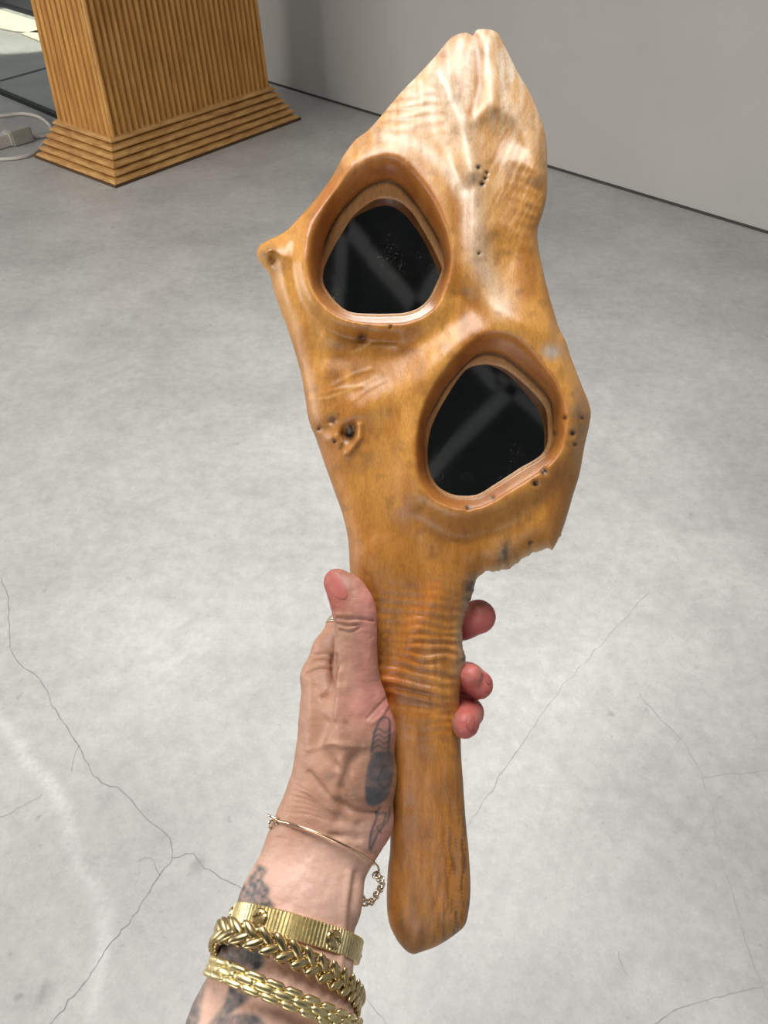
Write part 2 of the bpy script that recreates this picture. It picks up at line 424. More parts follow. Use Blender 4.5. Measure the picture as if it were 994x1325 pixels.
# ------------------------------------------------------------------ pedestal
A = on_plane(150, 243)[:2]; B = on_plane(388, 155)[:2]; D = on_plane(45, 205)[:2]
e1 = (B - A); L1 = np.linalg.norm(e1); e1 /= L1
e2 = np.array([-e1[1], e1[0]]); L2 = (D - A) @ e2
if L2 < 0: e2 = -e2; L2 = -L2
def pfoot(ins, r=1.0):        # corners A,B,E,D of the footprint, inset
    k1, k2 = ins * r, ins
    return [A + e1 * k1 + e2 * k2, A + e1 * (L1 - k1) + e2 * k2, A + e1 * (L1 - k1) + e2 * (L2 - k2), A + e1 * k1 + e2 * (L2 - k2)]
best = None
for ins in np.linspace(0.0, 0.3, 61):
    for hh in np.linspace(0.02, 0.4, 77):
        f_ = pfoot(ins); e = 0
        for kk_, tx, ty in ((0, 140, 176), (1, 353, 114), (3, 76, 153)):
            q = project(fl(f_[kk_], hh)); e += (q[0] - tx) ** 2 + (q[1] - ty) ** 2
        if best is None or e < best[0]: best = (e, ins, hh)
INS, TH = best[1], best[2]
print('PEDESTAL', L1, L2, 'inset', INS, 'trim h', TH, best[0])
ped = empty('pedestal', fl(A + e1 * L1 / 2 + e2 * L2 / 2), (0, 0, math.atan2(e1[1], e1[0])))
tag(ped, 'honey-coloured reeded wooden pedestal with flared stepped base beside the wall', 'pedestal')
PH = 1.15
TAP = 0.03   # taper at the top of the visible part
core = [fl(c, 0.0) for c in pfoot(INS + 0.018)] + [fl(c, PH) for c in pfoot(INS + 0.018 + TAP)]
mesh('core', core, [(0, 1, 5, 4), (1, 2, 6, 5), (2, 3, 7, 6), (3, 0, 4, 7), (4, 5, 6, 7), (3, 2, 1, 0)], M_DARKWOOD, ped, smooth=False)
def reeds(ia, ib, n):
    lo = pfoot(INS); hi = pfoot(INS + TAP)
    a0, b0, a1, b1 = lo[ia], lo[ib], hi[ia], hi[ib]
    out = np.array([(b0 - a0)[1], -(b0 - a0)[0]]); out /= np.linalg.norm(out)
    ctr = A + e1 * L1 / 2 + e2 * L2 / 2
    if out @ (a0 - ctr) < 0: out = -out
    for i in range(n):
        t0, t1 = i / n, (i + 1) / n
        V = []
        for (a_, b_, z) in ((a0, b0, TH - 0.01), (a1, b1, PH)):
            p0 = a_ + (b_ - a_) * t0; p1 = a_ + (b_ - a_) * t1; w = (p1 - p0)
            for k in range(6):
                u = 0.04 + 0.92 * k / 5
                bul = math.sin(math.pi * k / 5)
                V.append(fl(p0 + w * u + out * (-0.016 + 0.022 * bul ** 0.6), z))
            V.append(fl(p0 + w * 0.5 - out * 0.020, z))
        Fc = [(k, k + 1, 7 + k + 1, 7 + k) for k in range(5)] + [(5, 6, 13, 12), (6, 0, 7, 13), tuple(range(7, 14)), tuple(range(6, -1, -1))]
        mesh('reed', V, Fc, M_REED, ped, smooth=False)
reeds(0, 1, 31); reeds(3, 0, 10); reeds(1, 2, 10)
NM = 6
for k in range(NM):
    z1 = TH * (1 - k / NM); z0 = TH * (1 - (k + 1) / NM)
    i1 = INS * (1 - k / NM) ** 1.0 - 0.006; i0 = INS * (1 - (k + 1) / NM) ** 1.0
    prof = [(i1 + 0.04, z1), (i1 + 0.012, z1), (i1 - 0.001, z1 - (z1 - z0) * 0.15), (i0 - 0.002, z0 + (z1 - z0) * 0.45), (i0 + 0.004, z0 + (z1 - z0) * 0.22), (i0 + 0.05, z0 + (z1 - z0) * 0.1)]
    rings = [[fl(c, z) for c in pfoot(i)] for i, z in prof]
    V = [p for r in rings for p in r]; Fc = []
    for r in range(len(prof) - 1):
        for s in range(4):
            t = (s + 1) % 4; Fc.append((r * 4 + s, r * 4 + t, r * 4 + 4 + t, r * 4 + 4 + s))
    mesh('moulding', V, Fc, M_MOULD, ped, smooth=False)

bb_ = [fl(c, 0.0) for c in pfoot(-0.006)] + [fl(c, 0.012) for c in pfoot(-0.006)]
mesh('base_board', bb_, [(0, 1, 5, 4), (1, 2, 6, 5), (2, 3, 7, 6), (3, 0, 4, 7), (4, 5, 6, 7), (3, 2, 1, 0)], M_DARKWOOD, ped, smooth=False)
# ------------------------------------------------------------------ cable on the floor
cab = empty('power_cable', fl(on_plane(30, 180)[:2])); tag(cab, 'white cable with inline plug looping on the floor beside the pedestal', 'cable')
def floor_path(pts, z): p = smooth_open(pts, 6); return on_plane(p[:, 0], p[:, 1], z)
V, Fc = tube(floor_path([(-30, 152), (0, 150), (30, 147), (52, 152), (66, 164), (66, 172), (55, 176), (40, 177), (30, 180)], 0.012), 0.010); mesh('cord', V, Fc, M_PLASTIC, cab)
V, Fc = tube(floor_path([(-30, 206), (0, 206), (25, 204), (42, 199), (52, 192), (57, 184)], 0.010), 0.009); mesh('cord', V, Fc, M_PLASTIC, cab)
def blockm(name, a, b, w, h, mat):
    a = on_plane(*a)[:2]; b = on_plane(*b)[:2]; d = b - a; L = np.linalg.norm(d); d /= L
    bm = bmesh.new(); bmesh.ops.create_cube(bm, size=1.0)
    bmesh.ops.bevel(bm, geom=bm.edges[:], offset=0.07, segments=2, affect='EDGES')
    c0 = fl((a + b) / 2, h / 2 + 0.002); ax = fl(d); ay = fl(np.array([-d[1], d[0]])); az = np.array([0, 0, 1.0])
    V = [c0 + ax * q.co.x * L + ay * q.co.y * w + az * q.co.z * h for q in bm.verts]
    bm.verts.index_update(); Fc = [[q.index for q in f.verts] for f in bm.faces]; bm.free()
    mesh(name, V, Fc, mat, cab, smooth=False)
blockm('plug_body', (13, 189), (40, 181), 0.085, 0.075, M_PLUGG); blockm('plug_head', (-16, 196), (14, 187), 0.07, 0.06, M_PLASTIC)

# ------------------------------------------------------------------ carved wooden piece
OUT = [(623, 37.6), (616, 39.5), (611.5, 46), (605, 42.5), (593, 44), (581, 51.5), (565, 71), (542, 96), (519, 119.5), (493.5, 149.6), (477, 168), (459, 182), (442.6, 205), (428.7, 230.5), (408, 258), (385, 284), (368.6, 300), (347.8, 310.5), (336, 318), (332.5, 330), (338.5, 342.6), (348.7, 355), (355, 378), (364, 404), (373, 428), (387.6, 476.6), (395, 515), (399.7, 544), (409, 568), (419, 597), (431, 631), (443, 665), (450.4, 698.7), (453, 740), (457, 770), (465, 810), (474, 860), (486, 910), (497, 960), (503, 1010), (505, 1060), (504.7, 1101), (502, 1123), (500.4, 1163), (503, 1192), (512, 1213.5), (523, 1228), (533.7, 1234.5), (544.6, 1232), (566, 1224), (588, 1210), (601.8, 1197), (606.8, 1177), (609, 1148), (606.9, 1105), (602.5, 1058), (599.6, 1014), (597, 978), (596, 940), (595, 903), (598, 880), (601.7, 863), (602.6, 848.7), (599, 838), (598.4, 821.5), (599, 809), (603.5, 792.5), (609, 776), (613.5, 763.6), (614.4, 756), (619, 747), (630, 739.5), (640, 740), (650.8, 737), (658, 737), (666.5, 730.4), (671, 728), (677, 722.5), (684, 719), (690, 714.7), (697, 714.5), (703, 711), (709, 709.5), (715, 711.8), (718.8, 705.6), (726.6, 690), (734.5, 666), (742, 640), (750, 614), (756.7, 577.4), (763, 548.6), (764.6, 533), (760.6, 517), (754, 501.5), (745, 478), (738, 459.7), (732, 441), (724, 425.7), (719, 410), (713, 390), (704, 355), (698, 325), (695.8, 299), (703, 274.5), (707.8, 251), (708.3, 214), (706.4, 177), (697, 145), (685.6, 119.5), (671.7, 96), (660, 73), (651, 54.7), (644, 43), (634.7, 38.3)]
PANE1 = [(498, 257), (486, 258.5), (471.7, 267), (457, 280), (445, 298), (432, 320), (423.5, 337), (418.5, 351), (418.6, 366), (424.7, 378), (434, 390), (445, 399.7), (457, 404.5), (476.6, 406), (505.5, 406), (525, 404.5), (541.8, 398.5), (554, 387.6), (562, 373), (569.5, 356), (571.5, 346.6), (567, 334.5), (558.7, 317.6), (546.6, 296), (534.5, 276.6), (522, 264.5), (510, 258.5)]
LEDGE1 = [(500.7, 233.6), (484, 238), (469, 246), (455, 259.7), (440, 276.6), (426, 300.7), (418, 325), (414.5, 348), (415, 368), (421.5, 381), (431.5, 393), (443.5, 402.7), (456.5, 408), (476, 409.5), (505.5, 409.5), (526, 408), (543.5, 401.5), (556.5, 390), (565, 375), (572.5, 358), (575.5, 345), (574, 332), (567, 310), (556, 291), (541.8, 269), (527, 250), (515, 239)]
CREST1 = [(498, 195.7), (476.6, 200.5), (457, 210), (438, 226), (418.6, 247.6), (404, 276), (396, 308), (395, 337), (401, 368), (414, 391), (434, 408), (459, 417), (500, 421), (534, 417), (563, 400), (578, 370), (585, 340), (585, 315), (578, 286), (566, 257), (549, 230.7), (529.7, 209), (515, 199)]
PANE2 = [(630, 471.5), (616.8, 472.8), (603.7, 478), (590.6, 493.7), (577.5, 514.6), (564.5, 538), (556.6, 559), (553.5, 582.6), (555, 606), (563, 624.5), (575, 635), (590.6, 640.7), (609, 641.5), (622, 638), (637.7, 628.4), (656, 616.6), (674, 605), (692.6, 594.4), (703, 585), (708.5, 572), (708.9, 551), (707, 533), (700.5, 520), (687.4, 505.5), (671.7, 491), (656, 479), (643, 473.6)]
LEDGE2 = [(632.5, 457), (619.4, 459.7), (608, 467.5), (595, 480.6), (578, 501.5), (565, 522.5), (553.5, 546), (549.5, 575), (551, 606), (559, 627), (572, 639), (590, 645), (610, 645.5), (624, 642), (639.5, 632), (658, 620), (676, 608.5), (695, 597.5), (707, 588), (713, 577), (715.5, 559), (714.9, 535.6), (711, 517), (697.9, 500), (682, 484.5), (666.5, 471.5), (650.8, 461)]
CREST2 = [(637.7, 427), (619.4, 432), (600, 448), (580, 470), (561, 496), (546, 527), (539, 556), (537, 588), (542, 621), (556, 643), (581, 657), (610, 661), (636, 653), (664, 636), (693, 618), (716, 600), (731, 577), (736.5, 551), (735, 525), (725, 498), (708, 473), (690, 450), (669, 434), (653, 428)]
outp = smooth_closed(OUT, 3.0)
rsb = np.random.RandomState(3)
mbrk = (outp[:, 1] > 690) & (outp[:, 1] < 860) & (outp[:, 0] > 590)
outp[mbrk] += rsb.randn(mbrk.sum(), 2) * 0.45
pane1 = smooth_closed(PANE1, 3.0); pane2 = smooth_closed(PANE2, 3.0)
nA_, nB_, nC_, nD_ = Noise2(11), Noise2(12), Noise2(13), Noise2(14)

def Zbase(py):
    t = (950 - py) / 910.0
    return 420 + 18 * t + 26 * t * np.abs(t)
def carve_height(x, y):
    d = seg_dist(x, y, outp)
    hd = 1 - sstep(700, 800, y)                      # 1 on the head, 0 on the handle
    R = 46 * hd + 44 * (1 - hd); Am = 16 * hd + 10 * (1 - hd)
    tip = 1 - sstep(60, 260, y); Am = Am - 5 * tip
    u = 1 - np.clip(d / R, 0, 1)
    h = Am * np.sqrt(np.clip(1 - u ** 2.2, 0, 1))
    def rid(pts, s, amp):
        return amp * np.exp(-(seg_dist(x, y, smooth_open(pts, 12), False) / s) ** 2)
    def dim(cx, cy, sx, sy, amp, an=0.0):
        c_, s_ = math.cos(an), math.sin(an); dx, dy = x - cx, y - cy
        return amp * np.exp(-(((dx * c_ + dy * s_) / sx) ** 2 + ((-dx * s_ + dy * c_) / sy) ** 2))
    body = np.zeros_like(h)
    body += rid([(566, 92), (585, 130), (602, 178), (610, 220)], 13, 4.0)
    body += rid([(617, 44), (620, 80), (619, 118), (611, 150)], 6, -1.1)
    body += rid([(634, 60), (640, 100), (636, 125)], 12, 2.2)
    body += dim(652, 186, 30, 36, -4.5, 0.3) + dim(676, 250, 22, 34, -3.5, -0.2)
    body += rid([(612, 152), (640, 138), (668, 152), (690, 188), (697, 225)], 13, 2.6)
    body += rid([(662, 204), (680, 210), (694, 226)], 11, 1.4)
    body += rid([(610, 215), (614, 280), (618, 340), (632, 385), (668, 408), (708, 426)], 20, 5.5)
    body += dim(660, 330, 24, 28, -2.6) + rid([(636, 296), (660, 298), (684, 318)], 13, 1.4)
    body += rid([(600, 250), (598, 330), (592, 380)], 12, -2.2)
    body += rid([(415, 455), (470, 446), (530, 438), (580, 420), (606, 400)], 24, -2.4)
    body += rid([(470, 530), (515, 505), (552, 475), (590, 440)], 24, 3.6)
    body += rid([(383, 318), (377, 350), (388, 395), (408, 428)], 11, -2.2)
    body += rid([(480, 620), (500, 680), (560, 715), (640, 690)], 30, -3.0)
    body += rid([(452, 208), (440, 232), (420, 258)], 8, 1.0)
    body += dim(347, 323, 11, 11, 8) + dim(353, 336, 5, 8, -5)
    body += rid([(386, 296), (379, 335), (385, 372), (401, 403), (430, 427), (464, 438), (510, 442)], 8, -2.3)
    body += rid([(545, 668), (590, 690), (640, 684), (700, 650), (735, 610)], 16, -2.8)
    body += rid([(566, 120), (556, 150), (572, 190), (604, 240)], 10, -1.2)
    # flame ripples
    up = np.exp(-(((x - 515) / 42) ** 2 + ((y - 140) / 34) ** 2))
    body += up * 0.55 * np.sin((y + 0.12 * (x - 500) + 16 * nA_(x / 60, y / 60, 2)) * 2 * math.pi / 13)
    r3 = np.exp(-(((x - 690) / 30) ** 2 + ((y - 270) / 60) ** 2))
    body += r3 * 0.25 * np.sin((y - 0.5 * x + 18 * nB_(x / 50, y / 50, 2)) * 2 * math.pi / 15)
    r2 = np.exp(-((y - 860) / 85) ** 4) * sstep(455, 520, x)
    body += r2 * 0.34 * np.sin((y - 0.10 * (x - 540) + 26 * nC_(x / 70, y / 45, 2)) * 2 * math.pi / 12.5) * (0.25 + 1.5 * sstep(0.35, 0.65, nB_(x / 46, y / 40, 3)))
    body += rid([(486, 884), (512, 862), (540, 815), (560, 780)], 15, 1.9) + rid([(490, 880), (540, 888), (598, 905)], 9, 1.3)
    body += rid([(490, 905), (540, 915), (598, 925)], 6, -1.2)
    # knots and worm holes
    body += dim(453, 559, 7, 11, -7, 0.5) + dim(453, 556, 4, 4, 4) + dim(430, 545, 6, 5, -2) + dim(433, 568, 10, 8, 2.0) + dim(443, 560, 3, 10, -2, 0.3)
    body += rid([(466, 550), (466, 566), (450, 586)], 4, 2.0)
    body += dim(470, 436, 5, 8, -2, 0.5)
    for (hx, hy, hs) in HOLES: body += dim(hx, hy, hs, hs, -2.6)
    for (q0, q1) in (((400, 515), (470, 500)), ((430, 500), (480, 478)), ((455, 520), (500, 492))):
        body += rid([q0, ((q0[0] + q1[0]) / 2, (q0[1] + q1[1]) / 2 - 3), q1], 2.2, 0.35)
    body += 1.6 * (nA_(x / 55, y / 55, 3) - 0.5) + 0.5 * (nD_(x / 9, y / 22, 3) - 0.5)
    rough = np.exp(-(seg_dist(x, y, [(718, 700), (690, 712), (650, 732), (618, 745), (604, 790), (597, 830), (601, 860)], False) / 11) ** 2)
    body += rough * 2.0 * (nD_(x / 5, y / 5, 3) - 0.5)
    h = h + body * sstep(0, 12, d)
    # two eye-like openings
    for crest, ledge, pane, amp in ((CREST1, LEDGE1, PANE1, 8.5), (CREST2, LEDGE2, PANE2, 7.0)):
        cr = smooth_closed(crest, 5); le = smooth_closed(ledge, 5); pa = smooth_closed(pane, 5)
        bb = (x > cr[:, 0].min() - 70) & (x < cr[:, 0].max() + 70) & (y > cr[:, 1].min() - 70) & (y < cr[:, 1].max() + 70)
        xs, ys = x[bb], y[bb]
        dc = seg_dist(xs, ys, cr); inc = inside(xs, ys, cr); inl = inside(xs, ys, le)
        hb = h[bb]
        hr = hb * 0 + amp * np.exp(-(np.where(inc, 0, dc) / 30) ** 2)
        e = sstep(0, 14, d[bb])
        hcrest = hb + hr * e
        dl = seg_dist(xs, ys, le); uu = np.clip(dl / (dl + dc + 1e-6), 0, 1)
        low = -4.3
        dp = seg_dist(xs, ys, pa)
        sepw = sstep(6, 14, np.where(inl, dp + dl, dp - dl)); grv = 1.8 * np.exp(-(dl / 1.7) ** 2) * sepw
        hin = low + (hcrest - low) * np.sin(uu * math.pi / 2) ** 0.9 - grv
        vv = np.clip(dp / (dp + dl + 1e-6), 0, 1)
        hled = -5.7 + 1.4 * np.sqrt(vv) - grv
        hh = np.where(inc, hin, hcrest); hh = np.where(inl, hled, hh)
        h[bb] = hh
    return h, d
HOLES = [(619, 217, 2.6), (628, 231, 2.6), (624, 238.5, 3.0), (630, 224, 2.0), (620, 328, 1.8), (741, 561, 3.2), (704, 610, 4.2), (693, 626, 3.6), (637.5, 644, 2.6), (606, 657, 3.0), (687, 702, 2.6), (753, 541, 2.2), (731, 541, 2.4), (505.5, 423, 1.8), (433, 571, 2.4), (718, 560, 2.4), (744, 575, 2.0), (413, 555, 2.2)]

# planar triangulation of the front, dense
def grid_pts(step):
    xs = np.arange(332, 768, step); ys = np.arange(36, 1238, step * 0.866)
    g = np.array([(x + (step / 2 if j % 2 else 0), y) for j, y in enumerate(ys) for x in xs])
    return g
gp = grid_pts(2.7)
ok = inside(gp[:, 0], gp[:, 1], outp) & ~inside(gp[:, 0], gp[:, 1], pane1) & ~inside(gp[:, 0], gp[:, 1], pane2)
gp = gp[ok]
dd = seg_dist(gp[:, 0], gp[:, 1], outp); ok = dd > 3.6
for pn in (pane1, pane2): ok &= seg_dist(gp[:, 0], gp[:, 1], pn) > 1.8
lines = []
for le_ in (LEDGE1, LEDGE2):
    l0 = smooth_closed(le_, 2.4)
    ok &= seg_dist(gp[:, 0], gp[:, 1], l0) > 3.2
    t_ = np.roll(l0, -1, 0) - np.roll(l0, 1, 0); t_ /= np.linalg.norm(t_, axis=1)[:, None]; n_ = np.stack([t_[:, 1], -t_[:, 0]], -1)
    for o_ in (-1.7, 0.0, 1.7):
        q_ = l0 + n_ * o_
        far_ = np.minimum(seg_dist(q_[:, 0], q_[:, 1], pane1), seg_dist(q_[:, 0], q_[:, 1], pane2)) > 1.2
        far_ &= ~inside(q_[:, 0], q_[:, 1], pane1) & ~inside(q_[:, 0], q_[:, 1], pane2)
        lines.append(q_[far_])
gp = np.vstack([gp[ok]] + lines)
def offset_in(poly, o):
    t = np.roll(poly, -1, 0) - np.roll(poly, 1, 0); t /= np.linalg.norm(t, axis=1)[:, None] + 1e-9
    n = np.stack([t[:, 1], -t[:, 0]], -1)
    tst = poly + n * 1.0
    if inside(tst[:, 0], tst[:, 1], poly).mean() < 0.5: n = -n
    return poly + n * o
ring1 = offset_in(outp, 0.8); ring2 = offset_in(outp, 2.2)
allp = np.vstack([outp, pane1, pane2, ring1, ring2, gp])
n0, n1_, n2_ = len(outp), len(pane1), len(pane2)
edges = [(i, (i + 1) % n0) for i in range(n0)] + [(n0 + i, n0 + (i + 1) % n1_) for i in range(n1_)] + [(n0 + n1_ + i, n0 + n1_ + (i + 1) % n2_) for i in range(n2_)]
cv, ce, cf, *_ = geometry.delaunay_2d_cdt([Vector(p) for p in allp.tolist()], edges, [], 0, 1e-5)
cv = np.array([tuple(p) for p in cv]); cf = np.array([f for f in cf if len(f) == 3])
cen = cv[cf].mean(1)
ok = inside(cen[:, 0], cen[:, 1], outp) & ~inside(cen[:, 0], cen[:, 1], pane1) & ~inside(cen[:, 0], cen[:, 1], pane2)
cf = cf[ok]
print('CARVE', len(cv), len(cf))
x, y = cv[:, 0], cv[:, 1]
h, dedge = carve_height(x, y)
zf = Zbase(y) - h
uu = 1 - np.clip(dedge / 44, 0, 1)
hb_ = np.where(y > 760, 9.0, 16.0 - 5 * sstep(800, 700, y) * 0) * np.sqrt(1 - uu ** 2.2)
zb = Zbase(y) + hb_
d1 = seg_dist(x, y, pane1); d2 = seg_dist(x, y, pane2)
zb = np.maximum(zb, Zbase(y) + 11 * np.exp(-(np.minimum(d1, d2) / 10) ** 2))
Vf = P(x, y, zf); Vb = P(x, y, zb)
# orientation of front faces towards the camera
t = cf[0]; nn = np.cross(Vf[t[1]] - Vf[t[0]], Vf[t[2]] - Vf[t[0]])
if nn @ FWD > 0: cf = cf[:, ::-1]
edge_cnt = {}
for f in cf:
    for k in range(3):
        a_, b_ = int(f[k]), int(f[(k + 1) % 3]); edge_cnt[(a_, b_)] = 1
N = len(cv); isout = dedge < 0.05
mapb = np.arange(N) + N
mapb[isout] = np.arange(N)[isout]
fb = mapb[cf[:, ::-1]]
bridge = []
for (a_, b_) in edge_cnt:
    if (b_, a_) not in edge_cnt and not (isout[a_] and isout[b_]):
        bridge.append((b_, a_, int(mapb[a_]), int(mapb[b_])))
# wood colours, with highlights on the head painted in as pale
honey = srgb(208, 148, 68); amber = srgb(180, 118, 46); pale = srgb(232, 213, 188); brown = srgb(120, 76, 34); grey = srgb(150, 136, 116); dark = srgb(48, 32, 22); orange = srgb(212, 118, 30)
def mixv(c, col, f): f = np.clip(f, 0, 1)[:, None]; return c * (1 - f) + np.asarray(col)[None] * f
g1_ = nA_(x / 38, y / 90, 4); g2_ = nB_(x / 5, y / 40, 4); g3_ = nC_(x / 14, y / 14, 4)
c = np.tile(honey, (N, 1))
c = mixv(c, amber, sstep(0.42, 0.66, g1_) * 0.9)
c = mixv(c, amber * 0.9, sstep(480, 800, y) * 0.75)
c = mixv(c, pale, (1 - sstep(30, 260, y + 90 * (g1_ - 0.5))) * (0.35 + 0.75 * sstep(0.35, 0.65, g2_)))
c = mixv(c, pale, np.exp(-(seg_dist(x, y, [(560, 90), (590, 140), (612, 230), (618, 330), (650, 395)], False) / 16) ** 2) * 0.55)  # highlight along the ridge painted pale
c = mixv(c, pale * 1.05, np.exp(-(seg_dist(x, y, [(496, 176), (540, 186), (570, 210), (600, 250)], False) / 9) ** 2) * (0.3 + 0.8 * g2_))  # highlight streak over the upper rim painted pale
c = mixv(c, srgb(176, 112, 50), np.exp(-(seg_dist(x, y, [(617, 46), (621, 90), (618, 130), (606, 145)], False) / 4.5) ** 2) * 0.8)
c = mixv(c, srgb(186, 128, 62), np.exp(-(((x - 573) / 8) ** 2 + ((y - 76) / 12) ** 2)) * 0.7)
c = mixv(c, srgb(184, 136, 78), np.exp(-(((x - 660) / 34) ** 2 + ((y - 210) / 60) ** 2)) * 0.5)
c = mixv(c, brown, sstep(0.55, 0.8, g3_) * 0.35)
hn = sstep(740, 800, y)
dg = nD_((x * 0.92 + y * 0.42) / 3.4, (y * 0.92 - x * 0.42) / 42, 4)
rgt = np.exp(-(((x - 662) / 40) ** 2 + ((y - 225) / 85) ** 2))
c = mixv(c, srgb(150, 98, 48), rgt * sstep(0.48, 0.62, dg) * 0.6)
c = mixv(c, srgb(236, 206, 160), rgt * sstep(0.5, 0.38, dg) * 0.3)
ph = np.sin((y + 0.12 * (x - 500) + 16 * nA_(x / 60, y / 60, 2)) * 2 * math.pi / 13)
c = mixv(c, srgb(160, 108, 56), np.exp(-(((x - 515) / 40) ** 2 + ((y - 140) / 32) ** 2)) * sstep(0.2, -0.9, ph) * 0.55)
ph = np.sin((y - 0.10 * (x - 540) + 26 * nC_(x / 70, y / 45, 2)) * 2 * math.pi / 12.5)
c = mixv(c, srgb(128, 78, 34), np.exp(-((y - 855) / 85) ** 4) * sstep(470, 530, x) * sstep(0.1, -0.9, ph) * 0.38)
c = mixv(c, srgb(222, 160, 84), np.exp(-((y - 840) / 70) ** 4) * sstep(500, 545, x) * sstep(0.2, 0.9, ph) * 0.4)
c = mixv(c, brown, hn * sstep(0.45, 0.75, nD_(x / 22, y / 60, 4)) * 0.6)
c = mixv(c, grey * 0.8, hn * sstep(0.48, 0.64, nA_(x / 3.2, y / 34, 4)) * (0.14 + 0.5 * sstep(540, 600, x) * sstep(960, 1080, y)))
c = mixv(c, dark, hn * sstep(0.50, 0.64, nB_(x / 2.6, y / 26, 4)) * (0.15 + 0.65 * sstep(545, 600, x) * sstep(1000, 1100, y)))
c = mixv(c, srgb(196, 120, 42), (1 - sstep(1150, 1220, y)) * hn * 0.2)
c = mixv(c, orange, np.exp(-(((x - 502) / 16) ** 2 + ((y - 893) / 22) ** 2)) * 0.85)
c = mixv(c, orange, np.exp(-(seg_dist(x, y, [(500, 880), (530, 850), (545, 790), (560, 760)], False) / 14) ** 2) * 0.35)
mk = np.exp(-(((x - 490) / 18) ** 2 + ((y - 840) / 45) ** 2)); c = mixv(c, brown, mk * sstep(0.4, 0.7, nC_(x / 6, y / 6, 3)) * 0.8)
# bark-like right edge
bk = np.exp(-(seg_dist(x, y, [(612, 752), (604, 790), (598, 830), (600, 850), (596, 870)], False) / 9) ** 2)
c = mixv(c, grey, bk * 0.7); c = mixv(c, dark, bk * sstep(0.5, 0.7, g3_) * 0.8)
bk = np.exp(-(seg_dist(x, y, [(716, 708), (690, 713), (664, 730), (630, 738)], False) / 5) ** 2); c = mixv(c, srgb(206, 176, 130), bk * 0.6)
bk = np.exp(-(((x - 652) / 13) ** 2 + ((y - 715) / 17) ** 2)); c = mixv(c, grey, bk * 0.7 * g2_ * 1.4); c = mixv(c, dark, bk * sstep(0.52, 0.7, g2_) * 0.7)
bk = np.exp(-(((x - 714) / 12) ** 2 + ((y - 455) / 9) ** 2)); c = mixv(c, srgb(196, 186, 176), bk * 0.9)
bk = np.exp(-(((x - 747) / 10) ** 2 + ((y - 535) / 26) ** 2)); c = mixv(c, grey, bk * 0.6 * sstep(0.4, 0.6, g3_)); c = mixv(c, brown, bk * 0.5)
c = mixv(c, brown, np.exp(-(((x - 735) / 25) ** 2 + ((y - 620) / 50) ** 2)) * 0.35)
# stains
for sx, sy, rx, ry, am in ((468, 437, 7, 6, .8), (445, 447, 16, 4, .45), (515, 455, 30, 6, .3), (455, 480, 40, 20, .22), (440, 220, 12, 8, .2), (630, 442, 10, 4, .8), (608, 232, 10, 4, .2), (500, 222, 26, 5, .5), (425, 555, 22, 18, .45), (347, 330, 10, 12, .55), (353, 337, 5, 8, .8), (703, 525, 6, 5, .4), (540, 250, 10, 12, .3), (655, 327, 16, 5, .3), (560, 600, 12, 30, .12)):
    k = np.exp(-(((x - sx) / rx) ** 2 + ((y - sy) / ry) ** 2)) * sstep(0.25, 0.6, g3_) * 1.3
    c = mixv(c, srgb(84, 48, 22), k * am)
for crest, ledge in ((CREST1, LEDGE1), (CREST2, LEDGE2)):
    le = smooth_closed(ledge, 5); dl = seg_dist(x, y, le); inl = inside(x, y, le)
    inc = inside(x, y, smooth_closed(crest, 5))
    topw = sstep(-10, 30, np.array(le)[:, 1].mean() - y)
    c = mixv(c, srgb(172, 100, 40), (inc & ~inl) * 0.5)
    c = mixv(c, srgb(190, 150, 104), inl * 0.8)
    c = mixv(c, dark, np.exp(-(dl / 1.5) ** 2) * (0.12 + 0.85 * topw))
for hx, hy, hs in HOLES: c = mixv(c, dark * 0.6, np.exp(-(((x - hx) ** 2 + (y - hy) ** 2) / (hs * 0.95) ** 2)) * 1.4)
c = mixv(c, dark * 0.5, np.exp(-(((x - 453) / 6) ** 2 + ((y - 560) / 10) ** 2)) * 1.5)
c = mixv(c, srgb(170, 150, 140), np.exp(-(((x - 452) / 2.6) ** 2 + ((y - 558) / 3) ** 2)) * 0.9)  # glint inside the dark knot painted in
c = mixv(c, dark, np.exp(-(((x - 430) / 4) ** 2 + ((y - 544) / 3.5) ** 2)) * 0.7)
c = mixv(c, dark, np.exp(-(seg_dist(x, y, [(443, 560), (444, 572), (440, 580)], False) / 2.0) ** 2) * 0.7)
c = mixv(c, srgb(226, 178, 110), np.exp(-(seg_dist(x, y, [(398, 516), (425, 514), (455, 503), (490, 486)], False) / 1.6) ** 2) * 0.6)
c = mixv(c, srgb(226, 178, 110), np.exp(-(seg_dist(x, y, [(455, 456), (470, 450), (480, 442)], False) / 1.5) ** 2) * 0.6)
carve = empty('wood_carving', P(560.0, 600.0, 430.0), (math.pi / 2 - PITCH, 0, 0))
tag(carve, 'polished burl wood carving with two mirrored openings and a long handle, gripped in the hand', 'wood carving')
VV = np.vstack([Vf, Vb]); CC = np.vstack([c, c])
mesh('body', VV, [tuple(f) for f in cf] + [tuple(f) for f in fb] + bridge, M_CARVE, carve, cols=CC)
MIRR = []
